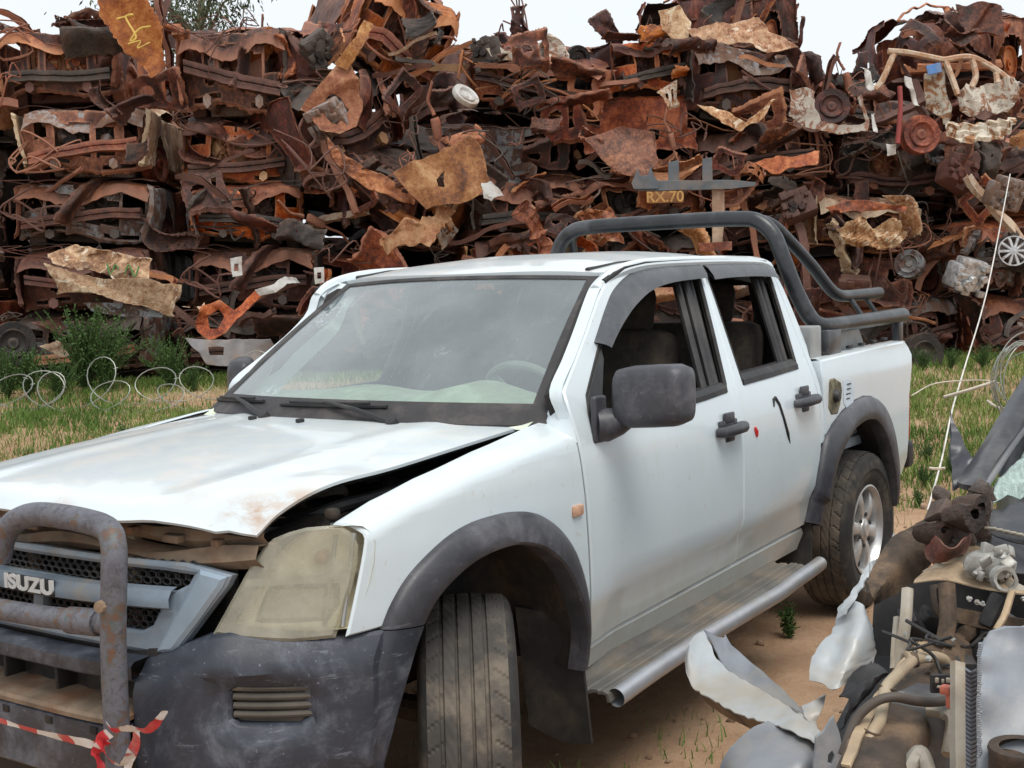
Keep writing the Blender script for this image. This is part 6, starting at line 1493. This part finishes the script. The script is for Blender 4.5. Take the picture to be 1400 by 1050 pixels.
# hubcap, alloy wheel, tyres
def wheel_at(name, px, py, d, R_, tilt, mt, label, spokes=0, thin=False):
    c = W(px, py, d); ax = nrm(-CAM_F+CAM_R*tilt[0]+CAM_U*tilt[1]); m = MB()
    if spokes:
        e1 = nrm(np.cross(ax, (0, 0, 1))); e2 = np.cross(ax, e1); m.lathe([(R_, -.06), (R_*1.0, .02), (R_*.93, .02), (R_*.88, -.02), (R_*.88, -.08)], c, ax, 36); m.lathe([(0, .02), (R_*.25, .015), (R_*.28, -.02)], c, ax, 20)
        for k in range(spokes):
            a = 2*math.pi*k/spokes; t = e1*math.cos(a)+e2*math.sin(a); s = e2*math.cos(a)-e1*math.sin(a); A_ = c+t*R_*.2; B_ = c+t*R_*.92
            m.loft([[A_-s*R_*.09, A_-s*R_*.05+ax*.02, A_+s*R_*.05+ax*.02, A_+s*R_*.09], [B_-s*R_*.12, B_-s*R_*.07+ax*.015, B_+s*R_*.07+ax*.015, B_+s*R_*.12]])
    else: m.lathe([(0, .03), (R_*.2, .03), (R_*.3, .01), (R_*.5, .02), (R_*.62, .05), (R_*.66, .05), (R_*.7, .03), (R_, .04), (R_*1.05, 0), (R_, -.02 if thin else -.12)], c, ax, 32)
    return tag(m.build(name, mt, None, 35), label, 'wheel')
wheel_at('hubcap', 636, 132, 14.5, .16, (.9, 1.0), R_white, 'shiny silver hubcap between the third and fourth stacks', 0, True)
wheel_at('alloy_wheel', 1386, 343, 14.4, .17, (-.2, .0), R_alu, 'silver multi-spoke alloy wheel in the rightmost stack', 10)
wheel_at('scrap_tyre', 1243, 361, 14.5, .16, (-.6, .1), R_grey, 'grey wheel behind the white rope, under the tan tailgate')
wheel_at('scrap_tyre', 1259, 184, 14.3, .21, (.1, .0), R_mid, 'rusty wheel under the pale estate car')
wheel_at('scrap_tyre', 1137, 146, 14.45, .20, (-.1, .1), R_dark, 'dark rusty wheel inside the painted wing on the seventh stack')
wheel_at('scrap_tyre', 1262, 486, 14.2, .24, (.3, 0), R_black, 'black wheel lying at the wall foot right of the pickup')
wheel_at('scrap_tyre', 18, 470, 14.3, .24, (.5, 0), R_black, 'black tyre at the foot of the leftmost stack')
for (px, py, s_, sd, lb) in ((1318,378,.30,1,'silver grey engine in the rightmost stack beside the white rope'),(1372,268,.30,2,'dusty grey engine under the rope end'),(705,470,.3,3,'grey engine')):
    if px == 705: continue
    o = bpy.data.objects.new('engine_block', PIECE['engine_block'][sd % 2]); COL.objects.link(o); o.material_slots[0].link = 'OBJECT'; o.material_slots[0].material = R_alu if px < 1350 else R_grey; o.location = tuple(W(px, py, 14.4)); o.scale = (s_*2.6,)*3; o.rotation_euler = (.3, .2, math.atan2(RH[1], RH[0])+.4); tag(o, lb, 'engine')
# painted wing with wheel arch, and the pale estate car on the right
hero('painted_wing', [(1081,124),(1100,118),(1112,124),(1113,146),(1120,164),(1150,172),(1172,170),(1180,164),(1178,150),(1168,132),(1176,128),(1186,160),(1184,178),(1150,184),(1100,174),(1083,160)], 14.4, R_pale, 'white and rust painted wing on the seventh stack', 'wing', 40, .02, 2., .05)
pc = empty('estate_car', W(1320, 196, 14.4), 'pale painted estate car with rust patches on top of the rightmost stack', 'crushed car')
def pp(name, pts, dep, mt, seed, amp=.02, holes=()): return wpanel(pts, dep, .02, seed, amp*1.8, 2.2, .035, holes, 7).build(name, mt, pc, 30)
pp('tailgate', [(1308,130),(1320,120),(1350,116),(1381,112),(1390,122),(1388,146),(1362,158),(1323,161),(1311,150)], 14.25, R_pale, 41, .03)
pp('rear_quarter', [(1262,104),(1288,96),(1296,120),(1300,160),(1290,170),(1272,150),(1264,130)], [14.4,14.4,14.35,14.3,14.3,14.4,14.4], R_pale, 42, .03)
pp('rear_bumper', [(1293,170),(1330,164),(1360,166),(1393,160),(1394,170),(1372,186),(1323,196),(1299,188)], 14.2, R_pale, 43, .04)
pp('blue_tape_patch', [(1265,88),(1287,86),(1288,98),(1268,100)], 14.3, M_blue, 44, .01)
for pts in ([(1290,82,14.35),(1326,78,14.3),(1356,92,14.3),(1384,112,14.25)], [(1293,84,14.35),(1302,108,14.3),(1310,130,14.25)], [(1330,82,14.3),(1334,104,14.28),(1328,120,14.25)], [(1362,98,14.3),(1364,114,14.26)], [(1214,70,14.4),(1240,72,14.4),(1290,82,14.35)], [(1222,74,14.4),(1206,110,14.4),(1196,122,14.4)]): child_tube('window_pillar', pts, .035, R_pale, pc)
htube('red_strap', [(1230,118,14.2),(1231,150,14.2),(1227,196,14.2)], .028, simple('faded_red_strap', (.26, .05, .045), .7), 'faded red strap hanging beside the pale estate car', 'strap')
for i, pts in enumerate(([(1176,92),(1190,100),(1198,118),(1190,126),(1182,112)], [(1236,106),(1246,108),(1252,132),(1256,146),(1250,144),(1242,122)], [(1192,160),(1197,158),(1198,178),(1193,178)], [(1213,196),(1226,198),(1228,208),(1216,210)])):
    hero('white_rag', pts, 14.25, R_white, ['white torn plastic left of the pale estate car', 'white rag hanging by the red strap', 'small white tag under the red strap', 'white plastic scrap below the red strap'][i], 'rag', 50+i, .03, 3.)
# forklift carriage
M_forkgrey = simple('carriage_grey', (.085, .10, .115), .5, dirt=(.22, .15, .10), dirt_amt=.5)
fk = empty('forklift_carriage', W(950, 300, 14.2), 'dark grey forklift carriage with orange RX 70 letters standing in the sixth stack', 'forklift part')
def fp(name, pts, d, mt, th=.06, amp=.006):
    m = wpanel(pts, d, th, 3, amp, 1., .05); return m.build(name, mt, fk, 30)
fp('cross_plate', [(866,254),(880,247),(1000,246),(1034,249),(1034,254),(1000,258),(900,261),(868,260)], 14.1, M_forkgrey)
fp('fork_hook', [(863,250),(868,240),(872,228),(875,240),(886,240),(890,227),(894,240),(902,250),(900,258),(866,258)], 14.08, M_forkgrey)
fp('upright', [(914,222),(928,219),(929,248),(914,248)], 14.12, M_forkgrey); fp('upright', [(960,217),(973,215),(974,252),(960,252)], 14.12, M_forkgrey)
fp('mast', [(973,258),(990,258),(990,300),(986,342),(974,342)], 14.15, simple('mast_tan', (.36, .26, .18), .7, dirt=(.2, .09, .05), dirt_amt=.7)); fp('mast_foot', [(955,332),(1000,330),(1000,342),(958,344)], 14.1, R_mid)
pl_ = fp('letter_plate', [(884,262),(934,261),(935,277),(885,278)], 14.1, simple('plate_rust', (.20, .085, .03), .8, var=.5), .02, 0)
Mz = Matrix.Translation(Vector(W(909, 269.5, 14.0))) @ Matrix(((RH[0], 0, -FH[0], 0), (RH[1], 0, -FH[1], 0), (0, 1, 0, 0), (0, 0, 0, 1)))
letters('RX.70', .165, .006, simple('orange_letters', (.46, .26, .085), .8, dirt=(.22, .10, .04), dirt_amt=.6), pl_, 'plate_lettering', Mz, .002)
pl_.children[0].location = pl_.location*0 - Vector(fk.location) - Vector(pl_.location) if False else -(Vector(fk.location)+Vector(pl_.location))
# ================================================================ FENCES OF WIRE, ROPE, PLANTS, TREE, TAPE
M_wire = simple('razor_wire', (.30, .32, .29), .45, .5, var=.2, dirt=(.24, .2, .15), dirt_amt=.5)
def coil(u0, u1, d0, rad, pitch, seed, r=.0045):
    rn = NPR(seed); m = MB(); n = int((u1-u0)/pitch*22); P = []
    for i in range(n):
        t = i/22*2*math.pi; u = u0+pitch*i/22+.30*math.cos(t)+.08*math.sin(t*.37+seed); k = 1+.25*math.sin(t*.31+seed*2); p = yard(u, d0+.10*math.sin(t)+.12*math.sin(t*.2)); z = gz(p[0], p[1])+rad*k*(1+math.sin(t))*.92; p[2] = max(z, gz(p[0], p[1])+.01); P.append(p)
    m.tube(P, r, 5)
    for i in range(0, n-1, 3):
        a = P[i]; d = nrm(P[i+1]-P[i]); s = nrm(np.cross(d, rn.normal(size=3))); m.tube([a-s*.022, a+s*.022], .0022, 3)
    return m
tag(coil(-6.3, -2.4, 13.0, .21, .50, 3, .0058).build('razor_wire', M_wire, None, 60), 'uncoiled loops of razor wire on the ground behind the bonnet', 'razor wire')
tag(coil(-6.1, -2.6, 12.6, .17, .66, 8, .0055).build('razor_wire', M_wire, None, 60), 'second lower strand of razor wire crossing the looped one behind the bonnet', 'razor wire')
def bundle():
    m = MB(); rn = NPR(5)
    for k in range(9):
        c = W(1404+rn.normal()*5, 520+rn.normal()*5, 9.2); R_ = .27+rn.normal()*.03; a = rn.uniform(-.5, .5); e1 = nrm(RH*math.cos(a)+FH*math.sin(a)); e2 = nrm(np.array([0, 0, 1.])+FH*rn.uniform(-.4, .4))
        m.tube([c+R_*(math.cos(t)*e1*.8+math.sin(t)*e2) for t in np.linspace(0, 2*math.pi, 40)[:-1]], .0045, 5, closed=True)
    return m
tag(bundle().build('razor_wire', M_wire, None, 60), 'bundled coil of razor wire standing right of the pickup', 'razor wire')
M_rope = simple('white_rope', (.62, .60, .56), .8)
rp = [W(1381, 238, 14.1), W(1350, 395, 12.6), W(1318, 505, 11.2), W(1302, 560, 10.0), W(1287, 630, 9.0)]; q = W(1268, 705, 8.3); rp.append(V3((q[0], q[1], gz(q[0], q[1])+.01)))
tag(MB().tube(spline(rp, 6), .0065, 6).build('rope', M_rope, None, 60), 'thin white rope slanting from the rightmost stack to the ground', 'rope')
M_stick = simple('dry_reed', (.52, .46, .38), .8)
for i, (pts, r_) in enumerate(([[(1290,543,10.4),(1325,533,10.4),(1362,521,10.4)], .014], [[(1246,541,10.2),(1280,524,10.5),(1340,520,10.6),(1366,524,10.6)], .006], [[(1350,548,9.9),(1362,556,9.8),(1378,560,9.8)], .012], [[(1270,640,8.6),(1282,641,8.6),(1292,640,8.6)], .010])):
    P = spline([W(*p) for p in pts], 5); P = [V3((p[0], p[1], max(p[2], gz(p[0], p[1])+.006))) for p in P]
    tag(MB().tube(P, r_, 6).build('dry_reed', M_stick, None, 60), ['thick pale reed lying on the grass behind the pickup', 'long thin reed arched over the grass behind the pickup', 'short pale stick by the wire bundle', 'short pale stick lying at the rope foot'][i], 'reed')
def weed(seed, h, n, spread, leaf=.022):
    r = NPR(seed); m = MB(); V, F = [], []
    for s in range(n):
        a = r.uniform(0, 6.28); l = r.uniform(.1, 1)*spread; hh = h*r.uniform(.55, 1.0); P = [V3((0, 0, 0)), V3((math.cos(a)*l*.3, math.sin(a)*l*.3, hh*.5)), V3((math.cos(a)*l, math.sin(a)*l, hh))]; Q = spline(P, 7)
        m.tube(Q, .004, 4, caps=False)
        for p in Q[3:]:
            for k in range(4):
                d = nrm(r.normal(size=3)+np.array([0, 0, .3])); e = nrm(np.cross(d, r.normal(size=3))); L = leaf*r.uniform(.6, 1.5); o = len(V); b_ = p+r.normal(size=3)*leaf*.8
                V += [b_, b_+d*L*.5+e*L*.22, b_+d*L, b_+d*L*.5-e*L*.22]; F += [(o, o+1, o+2, o+3)]
    m.add(V, F); return m
WEED = [weed(11, .55, 64, .32, .021), weed(12, .38, 34, .22, .018), weed(13, .22, 12, .10, .022)]
WM = []
for k, m in enumerate(WEED): o = m.build('weed', G_leaf, None, 180); WM.append(o.data); bpy.data.objects.remove(o)
def plant(px, py, d, k, s_, label, group=None, rot=0):
    o = bpy.data.objects.new('weed', WM[k]); COL.objects.link(o); p = W(px, py, d); o.location = (p[0], p[1], gz(p[0], p[1])-.01); o.scale = (s_,)*3; o.rotation_euler = (0, 0, rot); return tag(o, label, 'weed', group)
for i, (px, py, d, k, s_, lb) in enumerate([(112,490,14.0,0,1.75,'tall feathery weed in front of the tan bumper beam'),(142,492,13.9,0,1.45,'feathery weed beside the tallest weed under the leftmost stack'),(234,494,13.9,0,1.15,'bushy weed between the leftmost stack and the grey plastic bumper'),(262,498,13.8,1,.9,'low weed touching the end of the grey plastic bumper'),(40,508,13.6,1,1.5,'spreading weed under the leftmost tyre'),(78,512,13.4,1,1.3,'spreading weed in front of the pale panel'),(8,512,13.5,1,1.6,'weed at the picture edge under the leftmost stack'),(170,545,10.2,2,1.6,'spindly weed growing through the razor wire loops'),(1262,505,13.8,1,.7,'weed at the wall foot just past the tailgate'),(1300,506,13.7,1,.7,'weed at the wall foot by the rope'),(1345,508,13.6,1,.8,'weed at the wall foot by the wire bundle'),(1268,592,9.6,1,.5,'green tuft behind the pickup tailgate'),(1300,612,9.2,1,.45,'green tuft near the rope'),(1262,622,8.9,1,.5,'bright green tuft on the sand behind the pickup'),(1255,668,8.4,2,.6,'thin yellowish tuft beside the rear wheel arch')]): plant(px, py, d, k, s_, lb, None, i*1.7)
q = W(1080, 870, 5.76); o = bpy.data.objects.new('weed', WM[2]); COL.objects.link(o); o.location = (q[0], q[1], gz(q[0], q[1])-.005); o.scale = (.75, .75, .75); tag(o, 'single small green weed on the sand behind the side step', 'weed')
# gum tree beyond the wall
tr = empty('gum_tree', yard(-6.2, 27, .6), 'grey green gum tree showing above the leftmost stacks', 'tree')
tm = MB(); b0 = yard(-6.2, 27, .5); tm.tube(spline([b0, b0+V3((.1, .1, 2.5)), b0+V3((.2, 0, 5.2)), b0+V3((.1, .2, 7.5))], 5), [.22-.16*i/15 for i in range(16)], 10)
r = NPR(9); tips = []
for k in range(16):
    z = r.uniform(3.8, 7); a = r.uniform(0, 6.28); L = r.uniform(1.0, 2.1); p0 = b0+V3((.15, .05, z-.5)); p1 = p0+V3((math.cos(a)*L*.5, math.sin(a)*L*.5, .4)); p2 = p0+V3((math.cos(a)*L, math.sin(a)*L, .5+r.uniform(-.3, .5))); tm.tube(spline([p0, p1, p2], 4), [.05-.04*i/8 for i in range(9)], 6); tips += [p1, p2, (p1+p2)/2]
tm.build('trunk', simple('bark', (.22, .17, .13), .9, scale=5), tr, 60)
lv = MB(); V, F = [], []
for p in tips:
    for k in range(150):
        c = p+r.normal(size=3)*np.array([.36, .36, .30]); d = nrm(r.normal(size=3)*.6+np.array([0, 0, -.9])); e = nrm(np.cross(d, r.normal(size=3))); L = r.uniform(.08, .17); o = len(V); V += [c, c+d*L*.5+e*L*.14, c+d*L, c+d*L*.5-e*L*.14]; F += [(o, o+1, o+2, o+3)]
lv.add(V, F); lv.build('crown', grass_mat('gum_leaf', (.030, .045, .022), (.055, .075, .035), (.10, .12, .06)), tr, 180)
# barrier tape tied round the bull bar
def tape_mat():
    m, nt, P = mat('red_white_tape'); b = NB(nt); co = b.co(); uv = b.n('ShaderNodeAttribute', attribute_name='run'); s = b.math('FRACT', b.math('ADD', b.math('MULTIPLY', uv.outputs['Fac'], 7.0), b.math('MULTIPLY', b.noise(co, 9, 2), .8)))
    c = b.mix(b.step(s, .49, .53), (.72, .70, .68), (.52, .035, .045)); c = b.mix(b.math('MULTIPLY', b.step(b.noise(co, 12, 5), .5, .7), .4), c, (.45, .38, .32)); b.L.new(c, P.inputs['Base Color']); P.inputs['Roughness'].default_value = .35; return m
def ribbon(P, wd, seed):
    r = NPR(seed); P = spline(P, 8); m = MB(); run = []; s = 0; rows = []; tw = 0
    for i, p in enumerate(P):
        if i: s += np.linalg.norm(p-P[i-1])
        t = nrm(P[min(i+1, len(P)-1)]-P[max(i-1, 0)]); tw += r.normal()*.08+.02; a = V3((.5, .1, 1)); a = nrm(a-t*(a@t)); b = np.cross(t, a); u = a*math.cos(tw)+b*math.sin(tw); ww = wd*(.75+.25*math.sin(i*.23+seed)); rows.append([p-u*ww, p+b*.0015*math.sin(i), p+u*ww]); run += [s]*3
    m.loft(rows); return m, run
tp_ = []
def onx(px, py, x):
    d = W(px, py, 1)-CAM_P; return CAM_P+d*((x-CAM_P[0])/d[0])
TP = [[onx(-60,965,1.0), onx(0,985,1.01), onx(50,1000,1.015), onx(100,1012,1.02), onx(132,1018,1.02), onx(150,1014,1.02)],
      [onx(148,990,1.005), onx(152,998,1.02), onx(168,997,1.022), onx(184,995,1.01)],
      [onx(184,996,1.0), onx(200,999,.99), onx(212,990,.98), onx(226,972,.965)],
      [onx(186,998,1.0), onx(186,1015,.99), onx(178,1035,.98), onx(172,1060,.97)],
      [onx(140,1012,1.02), onx(132,1030,1.02), onx(138,1048,1.02), onx(136,1075,1.01)], [onx(150,1002,1.02), onx(138,1012,1.03), onx(148,1036,1.02), onx(166,1046,1.0), onx(180,1030,.99)]]
M_tape = tape_mat(); allm = MB(); runs = []
for i, P in enumerate(TP): m, rn = ribbon(P, .014, i+2); allm.add(m.v, m.f); runs += rn
o = allm.build('barrier_tape', M_tape, None, 60); at = o.data.attributes.new('run', 'FLOAT', 'POINT'); at.data.foreach_set('value', runs)
tag(o, 'red and white barrier tape knotted round the bull bar post', 'barrier tape')
for o in list(bpy.data.objects):
    if o.parent is None and o.type in ('MESH', 'EMPTY') and 'category' in o and 'kind' not in o: o['kind'] = 'thing'
